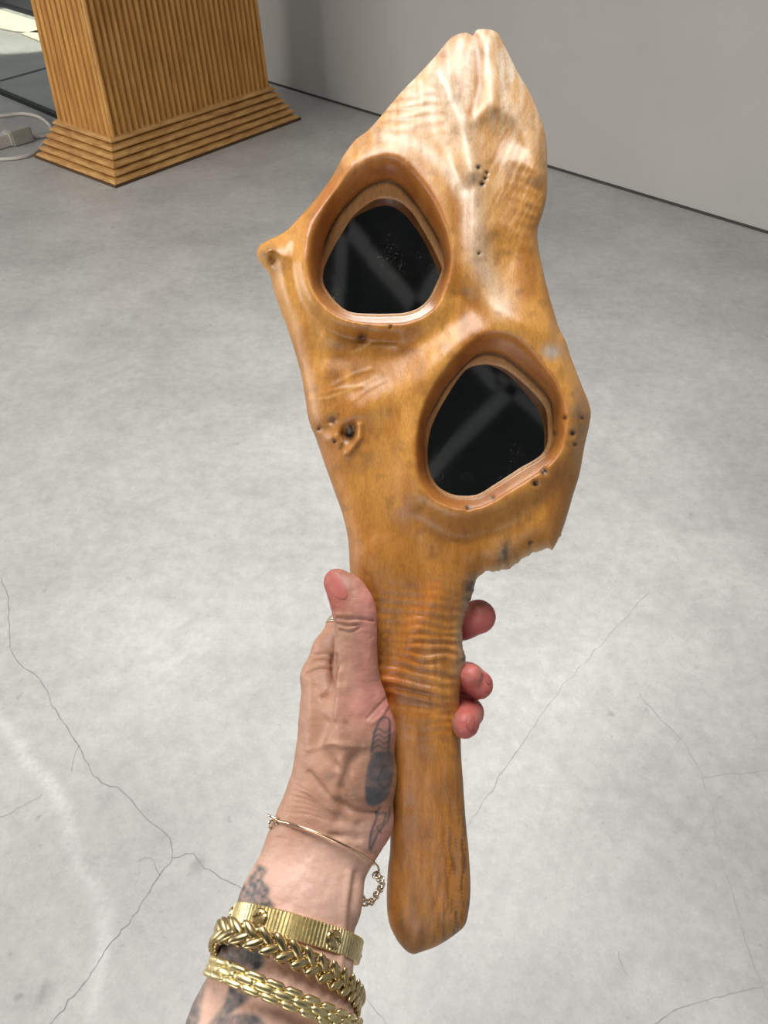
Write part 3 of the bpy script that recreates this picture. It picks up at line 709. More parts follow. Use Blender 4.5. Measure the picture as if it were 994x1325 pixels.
for pn in (pane1, pane2):
    cc = pn.mean(0); big = cc + (pn - cc) * 1.03
    n = len(big); zs_ = Zbase(cc[1]) + (Zbase(cc[1] + 40) - Zbase(cc[1] - 40)) / 80 * (big[:, 1] - cc[1]) + 6.1
    MIRR.append((cc, P(big[:, 0], big[:, 1], zs_)))
    V = list(P(big[:, 0], big[:, 1], zs_)) + list(P(big[:, 0], big[:, 1], zs_ + 2.5))
    Fc = [tuple(range(n)), tuple(range(2 * n - 1, n - 1, -1))] + [(i, n + i, n + (i + 1) % n, (i + 1) % n) for i in range(n)]
    o = mesh('mirror', V, Fc, M_MIRROR, carve, smooth=False); o['label'] = 'dark dusty mirror'

# pale conduits under the ceiling, where their reflections put them
def ceil_hit(k, px_, py_):
    cc_, q_ = MIRR[k]; c0 = q_.mean(0); u_ = q_ - c0; nrm = np.linalg.svd(u_)[2][2]
    r_ = ray(px_, py_); r_ = r_ / np.linalg.norm(r_)
    if nrm @ r_ > 0: nrm = -nrm
    t_ = ((c0 - CAM) @ nrm) / (r_ @ nrm); p_ = CAM + r_ * t_; d_ = r_ - 2 * (r_ @ nrm) * nrm
    return p_ + d_ * (3.57 - p_[2]) / d_[2]
for q, (k, pa_, pb_, wdt, ext) in enumerate([(0, (425, 270), (545, 405), 0.055, 0.2), (0, (440, 300), (436, 400), 0.04, 0.1), (0, (540, 405), (580, 350), 0.07, 0.4), (1, (700, 470), (560, 610), 0.06, 0.3), (1, (612, 470), (646, 505), 0.05, 0.0), (1, (668, 512), (712, 550), 0.045, 0.2)]):
    a_, b_ = ceil_hit(k, *pa_), ceil_hit(k, *pb_); d_ = b_ - a_; ln = np.linalg.norm(d_); ax = d_ / ln; ax[2] = 0; ay = np.array([-ax[1], ax[0], 0])
    V, Fc = box_pts(np.array([*((a_ + b_) / 2)[:2], 3.60]), ax, ay, np.array([0, 0, 1.0]), ln + ext, wdt, 0.03)
    print('BEAM', (a_ + b_) / 2, ln)
    tag(mesh('trim_%d' % (q + 1), V, Fc, M_BEAM, smooth=False), 'pale conduit under the dark ceiling', kind='structure')

# ------------------------------------------------------------------ hand and forearm as one surface
def cpt(px, py, Z): return np.array([(px - CX) * Z / F, (py - CY) * Z / F, Z])
RES = 1.45
gmin = np.array([-190.0, 10.0, 285.0]); gmax = np.array([75.0, 420.0, 485.0])
gn = np.ceil((gmax - gmin) / RES).astype(int)
gx = gmin[0] + RES * np.arange(gn[0]); gy = gmin[1] + RES * np.arange(gn[1]); gz = gmin[2] + RES * np.arange(gn[2])
SD = np.full(tuple(gn), 60.0, np.float32)
def cone(field, a, b, ra, rb, k, marg=14):
    lo = np.minimum(a - ra, b - rb) - marg; hi = np.maximum(a + ra, b + rb) + marg
    i0 = np.clip(((lo - gmin) / RES).astype(int), 0, gn - 1); i1 = np.clip(((hi - gmin) / RES).astype(int) + 1, 1, gn)
    if (i1 <= i0).any(): return
    sl = tuple(slice(i0[q], i1[q]) for q in range(3))
    Xg = gx[sl[0]][:, None, None]; Yg = gy[sl[1]][None, :, None]; Zg = gz[sl[2]][None, None, :]
    ba = b - a; L = ba @ ba + 1e-9
    t = np.clip(((Xg - a[0]) * ba[0] + (Yg - a[1]) * ba[1] + (Zg - a[2]) * ba[2]) / L, 0, 1)
    d = np.sqrt((Xg - a[0] - t * ba[0]) ** 2 + (Yg - a[1] - t * ba[1]) ** 2 + (Zg - a[2] - t * ba[2]) ** 2) - (ra + (rb - ra) * t)
    o = field[sl]
    hh = np.clip(0.5 + 0.5 * (o - d) / k, 0, 1)
    field[sl] = (o * (1 - hh) + d * hh - k * hh * (1 - hh)).astype(np.float32)
def chain(field, pts, k):
    q = [(cpt(a_[0], a_[1], a_[2]), a_[3] * a_[2] / F) for a_ in pts]
    for (a_, ra), (b_, rb) in zip(q[:-1], q[1:]): cone(field, a_, b_, ra, rb, k)
# forearm
chain(SD, [(384, 1100, 402, 41), (360, 1166, 392, 45), (304, 1325, 366, 55), (268, 1420, 350, 62), (215, 1560, 332, 72), (190, 1700, 322, 78)], 8)
chain(SD, [(436, 1108, 402, 38), (424, 1160, 393, 40), (404, 1250, 378, 48), (398, 1330, 366, 56), (375, 1430, 350, 66), (340, 1560, 332, 74), (325, 1700, 322, 80)], 8)
chain(SD, [(410, 1100, 400, 40), (392, 1166, 389, 46), (352, 1325, 360, 62), (320, 1430, 345, 72)], 10)
chain(SD, [(443, 1120, 401, 24), (444, 1180, 391, 18)], 5)
# hand, thumb side and back of the hand
chain(SD, [(398, 1092, 404, 43), (408, 1058, 408, 43), (421, 1015, 412, 40), (431, 970, 416, 42), (432, 920, 421, 40), (420, 878, 426, 28)], 9)
chain(SD, [(452, 1085, 408, 40), (466, 1062, 408, 39), (470, 1005, 408, 39), (467, 945, 407, 41), (465, 905, 406, 32)], 8)
chain(SD, [(440, 1060, 404, 40), (448, 1000, 404, 38), (452, 950, 406, 36)], 9)
chain(SD, [(465, 905, 405, 33), (461, 870, 405, 27), (460.5, 845, 405, 25.6), (460.5, 822, 405, 25.2), (460, 800, 405, 25.8), (456, 782, 405, 25.5), (448, 766, 406, 22.5), (436, 753, 407, 17.5)], 4)
chain(SD, [(440, 1000, 432, 36), (452, 960, 440, 32), (475, 955, 444, 26)], 8)
HAND = SD
def finger(pts, k=3.0):
    f = np.full(tuple(gn), 60.0, np.float32); chain(f, pts, k); return f
def smin(a_, b_, k):
    hh = np.clip(0.5 + 0.5 * (a_ - b_) / k, 0, 1); return (a_ * (1 - hh) + b_ * hh - k * hh * (1 - hh)).astype(np.float32)
HAND = smin(HAND, finger([(417, 876, 426, 27), (428, 842, 430, 23), (446, 812, 438, 22), (490, 796, 449, 21), (560, 808, 449, 20), (598, 806, 446, 21.5), (619, 798, 441, 22.5)]), 4.0)
HAND = smin(HAND, finger([(430, 915, 436, 27), (470, 880, 450, 22), (530, 868, 450, 20), (585, 872, 447, 20), (606, 878, 438, 19.5), (620, 886, 428, 18.5)]), 2.2)
f2 = finger([(606, 876, 434, 17), (609, 874, 420, 15)]); HAND = smin(HAND, f2, 2.5)
HAND = smin(HAND, finger([(445, 955, 442, 26), (500, 925, 450, 20), (560, 912, 450, 19), (598, 914, 444, 18.5), (607, 922, 430, 18), (602, 937, 413, 18)]), 2.0)
HAND = smin(HAND, finger([(462, 985, 440, 24), (510, 965, 448, 17), (555, 958, 448, 16), (575, 958, 444, 15)]), 2.0)

def surface_nets(Fd):
    S = Fd < 0
    nx, ny, nz = Fd.shape
    c8 = [(i, j, k) for i in (0, 1) for j in (0, 1) for k in (0, 1)]
    cnt = np.zeros((nx - 1, ny - 1, nz - 1), np.int8)
    for i, j, k in c8: cnt += S[i:nx - 1 + i, j:ny - 1 + j, k:nz - 1 + k]
    act = np.argwhere((cnt > 0) & (cnt < 8))
    idx = -np.ones(cnt.shape, np.int64); idx[tuple(act.T)] = np.arange(len(act))
    acc = np.zeros((len(act), 3)); num = np.zeros(len(act))
    for ci in c8:
        for ax in range(3):
            if ci[ax]: continue
            cj = list(ci); cj[ax] = 1
            pa = act + np.array(ci); pb = act + np.array(cj)
            fa = Fd[tuple(pa.T)]; fb_ = Fd[tuple(pb.T)]
            mm = (fa < 0) != (fb_ < 0)
            t = np.where(mm, fa / (fa - fb_ + 1e-12), 0)[:, None]
            acc += np.where(mm[:, None], pa + (pb - pa) * t, 0); num += mm
    verts = acc / num[:, None]
    quads = []
    for ax in range(3):
        sl0 = [slice(1, -1)] * 3; sl1 = [slice(1, -1)] * 3
        sl0[ax] = slice(0, Fd.shape[ax] - 1); sl1[ax] = slice(1, Fd.shape[ax])
        a_ = S[tuple(sl0)]; b_ = S[tuple(sl1)]
        e = np.argwhere(a_ != b_); inn = a_[tuple(e.T)]
        off = np.ones(3, int); off[ax] = 0; e = e + off
        u_, w_ = [(1, 2), (2, 0), (0, 1)][ax]
        du = np.zeros(3, int); du[u_] = 1; dw = np.zeros(3, int); dw[w_] = 1
        okk = np.ones(len(e), bool)
        for q in (e, e - du, e - dw):
            for d_ in range(3): okk &= (q[:, d_] >= 0) & (q[:, d_] < idx.shape[d_])
        e = e[okk]; inn = inn[okk]
        q = np.stack([idx[tuple((e).T)], idx[tuple((e - du).T)], idx[tuple((e - du - dw).T)], idx[tuple((e - dw).T)]], -1)
        q[~inn] = q[~inn][:, ::-1]
        quads.append(q[(q >= 0).all(1)])
    return verts, np.vstack(quads)
HAND[:, -1, :] = 5
sv, sq = surface_nets(HAND)
sv = gmin + sv * RES
print('HAND', len(sv), len(sq))
def trilin(p):
    q = (p - gmin) / RES; q = np.clip(q, 0, gn - 1.001); i = q.astype(int); f = q - i
    r = 0
    for a_ in (0, 1):
        for b_ in (0, 1):
            for c_ in (0, 1):
                w = (f[..., 0] if a_ else 1 - f[..., 0]) * (f[..., 1] if b_ else 1 - f[..., 1]) * (f[..., 2] if c_ else 1 - f[..., 2])
                r = r + w * HAND[i[..., 0] + a_, i[..., 1] + b_, i[..., 2] + c_]
    return r
def skinZ(px, py):
    """first depth (mm) at which the view ray of a pixel meets the skin"""
    px = np.atleast_1d(np.asarray(px, float)); py = np.atleast_1d(np.asarray(py, float))
    zs = np.arange(290, 484, 0.7)
    c3 = np.stack([(px[:, None] - CX) * zs / F, (py[:, None] - CY) * zs / F, np.broadcast_to(zs, (len(px), len(zs)))], -1)
    d = trilin(c3); hit = d < 0
    k = np.where(hit.any(1), hit.argmax(1), -1)
    return np.where(k > 0, zs[np.maximum(k, 0)] - 0.7 * (d[np.arange(len(px)), k] / (d[np.arange(len(px)), k] - d[np.arange(len(px)), np.maximum(k - 1, 0)] - 1e-9)), np.nan)
# refine once, then relax
bm = bmesh.new()
me = bpy.data.meshes.new('tmp'); me.from_pydata(sv.tolist(), [], sq.tolist()); me.update()
bm.from_mesh(me); bmesh.ops.recalc_face_normals(bm, faces=bm.faces[:])
bmesh.ops.subdivide_edges(bm, edges=bm.edges[:], cuts=1, use_grid_fill=True)
for _ in range(3): bmesh.ops.smooth_vert(bm, verts=bm.verts[:], factor=0.5, use_axis_x=True, use_axis_y=True, use_axis_z=True)
bm.to_mesh(me); bm.free()
hv = np.empty(len(me.vertices) * 3); me.vertices.foreach_get('co', hv); hv = hv.reshape(-1, 3)
hn_ = np.empty(len(me.vertices) * 3); me.vertices.foreach_get('normal', hn_); hn_ = hn_.reshape(-1, 3)
hf = [tuple(p.vertices) for p in me.polygons]
px = CX + F * hv[:, 0] / hv[:, 2]; py = CY + F * hv[:, 1] / hv[:, 2]
front = sstep(0.05, -0.3, hn_[:, 2])
nE, nF_, nG = Noise2(21), Noise2(22), Noise2(23)
disp = np.zeros(len(hv))
def hl(pts, s, amp):
    global disp
    pts = np.asarray(pts, float); bb = (px > pts[:, 0].min() - 4 * s) & (px < pts[:, 0].max() + 4 * s) & (py > pts[:, 1].min() - 4 * s) & (py < pts[:, 1].max() + 4 * s)
    disp[bb] += amp * np.exp(-(seg_dist(px[bb], py[bb], smooth_open(pts, 5), False) / s) ** 2) * front[bb]
# thumb knuckle creases
hl([(436, 800), (450, 801), (466, 801), (484, 803)], 1.8, -0.9); hl([(437, 807), (450, 810), (464, 808)], 1.7, -0.9); hl([(440, 815), (452, 818), (466, 812)], 1.7, -0.8)
hl([(438, 804), (452, 805.5), (466, 805)], 1.5, 0.5); hl([(440, 812), (452, 814), (464, 811)], 1.5, 0.5); hl([(437, 795), (455, 795)], 2.5, 0.4)
# skin folds beside the thumb web
hl([(400, 858), (415, 854), (430, 858)], 2.5, -0.9); hl([(404, 848), (418, 846), (432, 848)], 2.2, -0.7); hl([(398, 872), (412, 866), (430, 866)], 2.5, -0.8)
hl([(432, 850), (433, 875), (427, 893), (418, 903)], 4, -2.2); hl([(440, 870), (440, 900), (436, 930)], 4, 1.4)
hl([(404, 880), (402, 920), (400, 960)], 6, 0.8)
# tendons, veins, hollows of the thumb base
hl([(446, 890), (440, 940), (446, 985), (432, 1030)], 7, 1.7); hl([(420, 935), (412, 965), (430, 990)], 10, -2.6); hl([(466, 972), (452, 990), (440, 1020)], 8, -2.4)
hl([(400, 970), (430, 962), (470, 968)], 4, 1.0); hl([(440, 985), (455, 1005), (470, 1030)], 5, 1.2); hl([(430, 1010), (445, 1040), (440, 1060)], 10, -2.4)
hl([(475, 930), (490, 915), (503, 900)], 2.0, -0.6); hl([(482, 936), (496, 922), (505, 905)], 2.5, 0.6)
hl([(400, 1000), (425, 1030), (455, 1048), (490, 1052)], 4, -1.5); hl([(395, 1020), (425, 1045), (460, 1060)], 5, 0.8)
for q in range(6): hl([(383 - q * 3, 1016 + q * 7), (400, 1024 + q * 6), (422 + 2 * q, 1040 + q * 5)], 1.8, -0.45)
hl([(430, 1083), (448, 1082), (462, 1085)], 6, -1.5); hl([(350, 1085), (358, 1084), (372, 1086)], 1.5, -0.3)
hl([(462, 1130), (456, 1180), (455, 1230)], 5, -1.4); hl([(452, 1130), (444, 1190), (440, 1260)], 5, 1.0)
disp += (nE(px / 26, py / 26, 3) - 0.5) * 1.2 * front + (nF_(px / 7, py / 10, 3) - 0.5) * 0.35 * front
hv2 = hv + hn_ * disp[:, None]
# skin colour, with the shading of the hand put into its tone
sk_arm = srgb(216, 176, 155); sk_hand_shaded = srgb(172, 130, 106); pink = srgb(212, 146, 134); red = srgb(190, 98, 92); shade = srgb(150, 104, 82); ink = srgb(74, 80, 86)
c = np.tile(sk_hand_shaded, (len(hv), 1))
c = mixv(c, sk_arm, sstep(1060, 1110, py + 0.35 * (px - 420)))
c = mixv(c, pink, np.exp(-(seg_dist(px, py, [(478, 760), (480, 820), (478, 880), (496, 915), (504, 940)], False) / 20) ** 2) * 0.9)
c = mixv(c, pink, np.exp(-(((px - 470) / 28) ** 2 + ((py - 915) / 26) ** 2)) * 0.7)
c = mixv(c, srgb(166, 80, 70), np.exp(-(((px - 425) / 25) ** 2 + ((py - 766) / 33) ** 4)) * 1.0)
c = mixv(c, red, sstep(575, 600, px) * (0.75 + 0.3 * nE(px / 12, py / 12, 2)))
c = mixv(c, srgb(214, 130, 120), np.exp(-(((px - 622) / 12) ** 2 + ((py - 876) / 12) ** 2)) * 0.8)
c = mixv(c, srgb(198, 138, 132), np.exp(-(((px - 497) / 22) ** 2 + ((py - 1085) / 25) ** 2)) * 0.7)
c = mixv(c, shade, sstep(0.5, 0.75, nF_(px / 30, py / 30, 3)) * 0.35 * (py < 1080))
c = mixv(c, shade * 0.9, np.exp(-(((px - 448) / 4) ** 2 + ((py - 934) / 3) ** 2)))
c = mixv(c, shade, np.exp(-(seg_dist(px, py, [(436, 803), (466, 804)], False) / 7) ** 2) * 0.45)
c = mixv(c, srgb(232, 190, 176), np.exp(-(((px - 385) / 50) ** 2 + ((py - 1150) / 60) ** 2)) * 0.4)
# tattoos
fr = front > 0.05
def inkpoly(poly, amt, soft=3.0, nz=0.5, sc=8):
    global c
    poly = smooth_closed(poly, 6); bb = (px > poly[:, 0].min() - 12) & (px < poly[:, 0].max() + 12) & (py > poly[:, 1].min() - 12) & (py < poly[:, 1].max() + 12) & (hn_[:, 2] < 0.2)
    s = seg_dist(px[bb], py[bb], poly) * np.where(inside(px[bb], py[bb], poly), 1, -1)
    f = np.zeros(len(px)); f[bb] = sstep(-soft, soft, s) * amt * (1 - nz + nz * 1.6 * nG(px[bb] / sc, py[bb] / sc, 3))
    c = mixv(c, ink, f)
def inkline(pts, s, amt):
    global c
    pts = np.asarray(pts, float); bb = (px > pts[:, 0].min() - 9) & (px < pts[:, 0].max() + 9) & (py > pts[:, 1].min() - 9) & (py < pts[:, 1].max() + 9) & (hn_[:, 2] < 0.2)
    f = np.zeros(len(px)); f[bb] = amt * np.exp(-(seg_dist(px[bb], py[bb], smooth_open(pts, 4), False) / s) ** 2); c = mixv(c, ink * 0.9, f)
inkpoly([(482, 975), (495, 972), (508, 974), (509, 1000), (503, 1030), (488, 1042), (476, 1042), (472, 1025), (474, 1000), (478, 985)], 0.85, 2.5, 0.35, 7)
inkpoly([(474, 1018), (492, 1022), (494, 1038), (482, 1043), (475, 1038)], 0.7, 3, 0.1)
inkpoly([(488, 935), (497, 928), (504, 932), (505, 972), (480, 975), (483, 952)], 0.38, 2.5, 0.5)
inkline([(481, 972), (484, 950), (493, 930), (503, 930), (504, 950), (502, 972)], 1.6, 0.8)
for q in range(4): inkline([(483, 948 + q * 7), (490, 943 + q * 7), (497, 948 + q * 7), (504, 944 + q * 7)], 1.3, 0.7)
inkline([(497, 990), (489, 1010), (499, 1020), (506, 1010)], 2.0, 0.6)
inkline([(492, 1045), (486, 1062), (480, 1080), (478, 1098)], 1.8, 0.75); inkline([(505, 1045), (503, 1060), (494, 1072), (487, 1084), (480, 1100)], 1.8, 0.7); inkline([(489, 1056), (500, 1052), (496, 1066), (488, 1070), (494, 1078)], 1.6, 0.7)
inkpoly([(480, 1076), (490, 1074), (486, 1088), (480, 1100)], 0.45, 2)
inkpoly([(340, 1120), (347, 1124), (341, 1138), (350, 1150), (347, 1160), (356, 1170), (352, 1178), (290, 1180), (296, 1160), (322, 1136), (332, 1118)], 0.85, 4, 0.75, 5)
inkpoly([(280, 1205), (330, 1218), (345, 1228), (340, 1250), (318, 1262), (300, 1250), (262, 1240), (262, 1215)], 0.95, 5, 0.75, 11)
inkpoly([(300, 1262), (322, 1268), (325, 1290), (300, 1310), (290, 1330), (330, 1330), (300, 1340), (270, 1330), (292, 1295)], 0.9, 4, 0.6, 10)
inkpoly([(250, 1280), (268, 1262), (262, 1300), (252, 1340), (225, 1340)], 0.85, 5, 0.5, 10)
inkpoly([(290, 1318), (330, 1312), (345, 1335), (320, 1360), (280, 1350)], 0.85, 4, 0.6, 10)
person = empty('person', C2W(cpt(400, 1200, 385.0)), (math.pi / 2 - PITCH, 0, 0))
tag(person, 'left forearm and hand with tattoos gripping the handle of the wood carving', 'person')
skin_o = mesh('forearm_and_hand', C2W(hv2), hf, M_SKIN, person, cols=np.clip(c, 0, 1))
def patch(name, poly, off, mat, parent, step=1.6, flip=False):
    poly = smooth_closed(poly, step); g = np.array([(a_, b_) for a_ in np.arange(poly[:, 0].min(), poly[:, 0].max(), step) for b_ in np.arange(poly[:, 1].min(), poly[:, 1].max(), step)])
    g = g[inside(g[:, 0], g[:, 1], poly)]; g = g[seg_dist(g[:, 0], g[:, 1], poly) > step * 0.6]
    pts = np.vstack([poly, g]); n = len(poly)
    v2, _, f2_, *_ = geometry.delaunay_2d_cdt([Vector(p) for p in pts.tolist()], [(i, (i + 1) % n) for i in range(n)], [], 1, 1e-5)
    v2 = np.array([tuple(q) for q in v2]); z = skinZ(v2[:, 0], v2[:, 1]); z = np.where(np.isnan(z), np.nanmax(z), z)
    e = seg_dist(v2[:, 0], v2[:, 1], poly); z = z - off * sstep(-0.5, 2.0, e) + 0.15
    return mesh(name, P(v2[:, 0], v2[:, 1], z), [tuple(f) for f in f2_], mat, parent)
patch('thumbnail', [(422, 746), (428, 742), (437, 745), (444, 753), (449, 765), (448, 774), (438, 774), (429, 766), (424, 756)], 0.12, M_NAIL, person)
patch('fingernail', [(622, 868), (630, 871), (636, 880), (633, 886), (626, 878)], 0.5, M_NAIL, person)
patch('fingernail', [(607, 927), (614, 928), (615, 940), (611, 950), (606, 944), (603, 937)], 0.7, M_NAIL, person)

# ------------------------------------------------------------------ jewellery
def loop3(cl, cr, Zl, Zr, bulge, hd, n=160, sq=2.4):
    """closed loop round the arm: left and right ends in the photo, upward bulge (px) in front, half depth (mm)"""
    th = np.linspace(0, 2 * math.pi, n, endpoint=False); co, si = np.cos(th), np.sin(th)
    co = np.sign(co) * np.abs(co) ** (2 / sq); si = np.sign(si) * np.abs(si) ** (2 / sq)
    cl, cr = np.array(cl, float), np.array(cr, float); mid = (cl + cr) / 2; a_ = (cr - cl) / 2
    Zm = (Zl + Zr) / 2 + (Zr - Zl) / 2 * co - hd * si
    return np.stack([(mid[0] + a_[0] * co - CX) * Zm / F, (mid[1] + a_[1] * co - bulge * si - CY) * Zm / F, Zm], -1)
def skinB(px, py):
    px = np.atleast_1d(np.asarray(px, float)); py = np.atleast_1d(np.asarray(py, float))
    zs = np.arange(290, 484, 0.7)
    c3 = np.stack([(px[:, None] - CX) * zs / F, (py[:, None] - CY) * zs / F, np.broadcast_to(zs, (len(px), len(zs)))], -1)
    hit = trilin(c3) < 0; k = len(zs) - 1 - hit[:, ::-1].argmax(1)
    return np.where(hit.any(1), zs[k], np.nan)
def hug(lp, gap):
    """push a loop out until it clears the arm by gap mm, front and back"""
    out = lp.copy(); n = len(lp)
    px_ = CX + F * lp[:, 0] / lp[:, 2]; py_ = CY + F * lp[:, 1] / lp[:, 2]
    th = np.linspace(0, 2 * math.pi, n, endpoint=False); si = np.sin(th)
    zf_ = skinZ(px_, py_); zb_ = skinB(px_, py_)
    zf_ = np.where(np.isnan(zf_), 9e9, zf_) - gap; zb_ = np.where(np.isnan(zb_), -9e9, zb_) + gap
    z0 = lp[:, 2]
    need = np.where(si > 0.0, np.minimum(z0, zf_), np.maximum(z0, zb_))
    dz = need - z0
    w = 9; kk = np.hanning(2 * w + 1); kk /= kk.sum()
    # envelope then smooth
    for sg in (1, -1):
        m_ = (si > 0) if sg > 0 else (si <= 0); a_ = np.where(m_, np.abs(dz), 0)
        env = np.max([np.roll(a_, s_) for s_ in range(-w, w + 1)], 0)
        env = np.convolve(np.r_[env[-w:], env, env[:w]], kk, 'valid') * np.clip(np.abs(si) * 5, 0, 1) * m_
        dz = np.where(m_, -sg * env, dz)
    z1 = z0 + dz
    return np.stack([(px_ - CX) * z1 / F, (py_ - CY) * z1 / F, z1], -1)
def fit_front(lp, gap):
    """lift the front of the loop clear of the skin"""
    out = lp.copy(); px_ = CX + F * lp[:, 0] / lp[:, 2]; py_ = CY + F * lp[:, 1] / lp[:, 2]
    return out
def respace(p, n):
    q = np.vstack([p, p[:1]]); s = np.r_[0, np.cumsum(np.linalg.norm(np.diff(q, axis=0), axis=1))]
    t = np.linspace(0, s[-1], n, endpoint=False)
    return np.stack([np.interp(t, s, q[:, k]) for k in range(3)], -1), s[-1]
def frames(p):
    n = len(p); T = np.roll(p, -1, 0) - np.roll(p, 1, 0); T /= np.linalg.norm(T, axis=1)[:, None]
    ctr = p.mean(0); O = p - ctr; O -= T * (O * T).sum(1)[:, None]; O /= np.linalg.norm(O, axis=1)[:, None]
    S = np.cross(T, O); return T, O, S
def report(lp, name):
    px_ = CX + F * lp[:, 0] / lp[:, 2]; py_ = CY + F * lp[:, 1] / lp[:, 2]
    z = skinZ(px_, py_); fr_ = lp[:, 2] < lp[:, 2].mean()
    m_ = fr_ & ~np.isnan(z); print(name, 'clear of skin (mm) min/mean:', np.nanmin((z - lp[:, 2])[m_]), np.nanmean((z - lp[:, 2])[m_]))

# flat ribbed bangle with two screw heads
lpF = loop3((302, 1184), (466, 1232), 386, 390, 8, 23.5, 400); lpF = hug(lpF, 1.6); lpF, LF = respace(lpF, 440); report(lpF, 'bangle')
TF, OF, SF = frames(lpF)
if SF[0] @ np.array([0, 1, 0]) < 0: SF = -SF
rg = np.random.RandomState(5)
bang = empty('gold_bangle', C2W(lpF.mean(0))); tag(bang, 'flat gold bangle with ribbed band and round screw heads, nearest the wrist', 'bracelet')
V = []; n = len(lpF); hw = 5.3
dep = np.zeros(n)
for i in range(n):
    if i % 4 == 0: dep[i] = -0.45
for i in range(n):
    o = lpF[i]; r = dep[i] + 0.0
    V += [o + SF[i] * hw - OF[i] * 1.0, o + SF[i] * hw + OF[i] * (0.5 + r), o + SF[i] * (hw - 0.5) + OF[i] * (0.9 + r), o - SF[i] * (hw - 0.5) + OF[i] * (0.9 + r), o - SF[i] * hw + OF[i] * (0.5 + r), o - SF[i] * hw - OF[i] * 1.0]
Fc = []
for i in range(n):
    j = (i + 1) % n
    for k in range(6): l = (k + 1) % 6; Fc.append((i * 6 + k, j * 6 + k, j * 6 + l, i * 6 + l))
mesh('band', C2W(np.array(V)), Fc, M_GOLD2, bang, smooth=False)
def screw_mesh():
    bm = bmesh.new(); n_ = 36; R_ = 3.9
    prof = [(R_, 0), (R_, 1.3), (R_ * 0.82, 1.9), (R_ * 0.5, 2.1), (R_ * 0.2, 2.15)]
    V = []; Fc = []
    for k, (r_, z_) in enumerate(prof):
        for i in range(n_):
            a_ = 2 * math.pi * i / n_; x_, y_ = r_ * math.cos(a_), r_ * math.sin(a_)
            zz = z_ - (1.2 if abs(y_) < 0.75 and k > 0 else 0); V.append((x_, y_, zz))
    for k in range(len(prof) - 1):
        for i in range(n_): j = (i + 1) % n_; Fc.append((k * n_ + i, k * n_ + j, (k + 1) * n_ + j, (k + 1) * n_ + i))
    Fc.append(tuple((len(prof) - 1) * n_ + i for i in range(n_)))
    V = np.array(V); bm.free(); return V, Fc
SV, SF_ = screw_mesh()
pxF = CX + F * lpF[:, 0] / lpF[:, 2]
for sx in (337, 430, 300, 460):
    cand = np.where((lpF[:, 2] < lpF[:, 2].mean()) if sx in (337, 430) else (lpF[:, 2] > lpF[:, 2].mean()))[0]
    i = cand[np.argmin(np.abs(pxF[cand] - sx))]
    a_ = 0.5 if sx == 337 else -0.35
    t_ = TF[i] * math.cos(a_) + SF[i] * math.sin(a_); s_ = np.cross(OF[i], t_)
    Vw = lpF[i] + SV[:, :1] * t_ + SV[:, 1:2] * s_ + (SV[:, 2:] + 0.5) * OF[i]
    o = mesh('screw_head', C2W(Vw), SF_, M_GOLD, bang, smooth=False)

def instance_links(root, name, lv, lf, mat, placements):
    """one shared mesh, one object per link, placed by (point, axes)"""
    me = bpy.data.meshes.new(name); me.from_pydata((np.asarray(lv) / 1000).tolist(), [], lf); me.validate(); me.materials.append(mat)
    me.polygons.foreach_set('use_smooth', [True] * len(me.polygons)); me.update()
    R3 = np.stack([RGT, -UPV, FWD], 1)
    inv = Matrix.LocRotScale(root.location, root.rotation_euler, None).inverted()
    for (p_, ax, ay, az) in placements:
        o = bpy.data.objects.new(name, me); M4 = Matrix.Identity(4)
        A3 = R3 @ np.stack([ax, ay, az], 1); w = C2W(p_)
        for r_ in range(3):
            for q_ in range(3): M4[r_][q_] = A3[r_, q_]
            M4[r_][3] = w[r_]
        link(o, root); o.matrix_local = inv @ M4
def leaf(L, wd_, th, seg=10):
    V = []; Fc = []; rings = 8
    for i in range(rings + 1):
        u = -1 + 2 * i / rings; r_ = max(0.12, (1 - u * u) ** 0.55)
        for k in range(seg):
            a_ = 2 * math.pi * k / seg; V.append((u * L / 2, wd_ / 2 * r_ * math.cos(a_), th / 2 * r_ * math.sin(a_)))
    for i in range(rings):
        for k in range(seg): l = (k + 1) % seg; Fc.append((i * seg + k, (i + 1) * seg + k, (i + 1) * seg + l, i * seg + l))
    Fc.append(tuple(range(seg))); Fc.append(tuple(rings * seg + k for k in range(seg))[::-1]); return V, Fc
def rodr(v_, k_, a_): return v_ * math.cos(a_) + np.cross(k_, v_) * math.sin(a_) + k_ * (k_ @ v_) * (1 - math.cos(a_))

# braided chain
lpB = loop3((281, 1214), (463, 1298), 377, 383, 24, 29, 300, 2.5); lpB = hug(lpB, 3.0); report(lpB, 'braid')
NB = 34; pB, LB = respace(lpB, NB); TB, OB, SB = frames(pB)
br = empty('braided_gold_bracelet', C2W(pB.mean(0))); tag(br, 'thick braided gold chain bracelet lying directly below the ribbed bangle', 'bracelet')
lv, lf = leaf(11.5, 4.6, 3.6)
pl = []
for i in range(NB):
    for sgn in (-1, 1):
        p_ = pB[i] + SB[i] * sgn * 1.9 + OB[i] * 0.7
        if sgn > 0: p_ = p_ + TB[i] * LB / NB / 2
        t_ = rodr(TB[i], OB[i], -sgn * 0.62); t_ = rodr(t_, SB[i], 0.20)
        o_ = OB[i] - t_ * (OB[i] @ t_); o_ /= np.linalg.norm(o_)
        pl.append((p_, t_, np.cross(o_, t_), o_))
        p2 = pB[i] + SB[i] * sgn * 1.9 - OB[i] * 1.5 + TB[i] * LB / NB * 0.5
        t2 = rodr(TB[i], OB[i], sgn * 0.62); o2 = OB[i]
        pl.append((p2, t2, np.cross(o2, t2), o2))
instance_links(br, 'link', lv, lf, M_GOLD, pl)

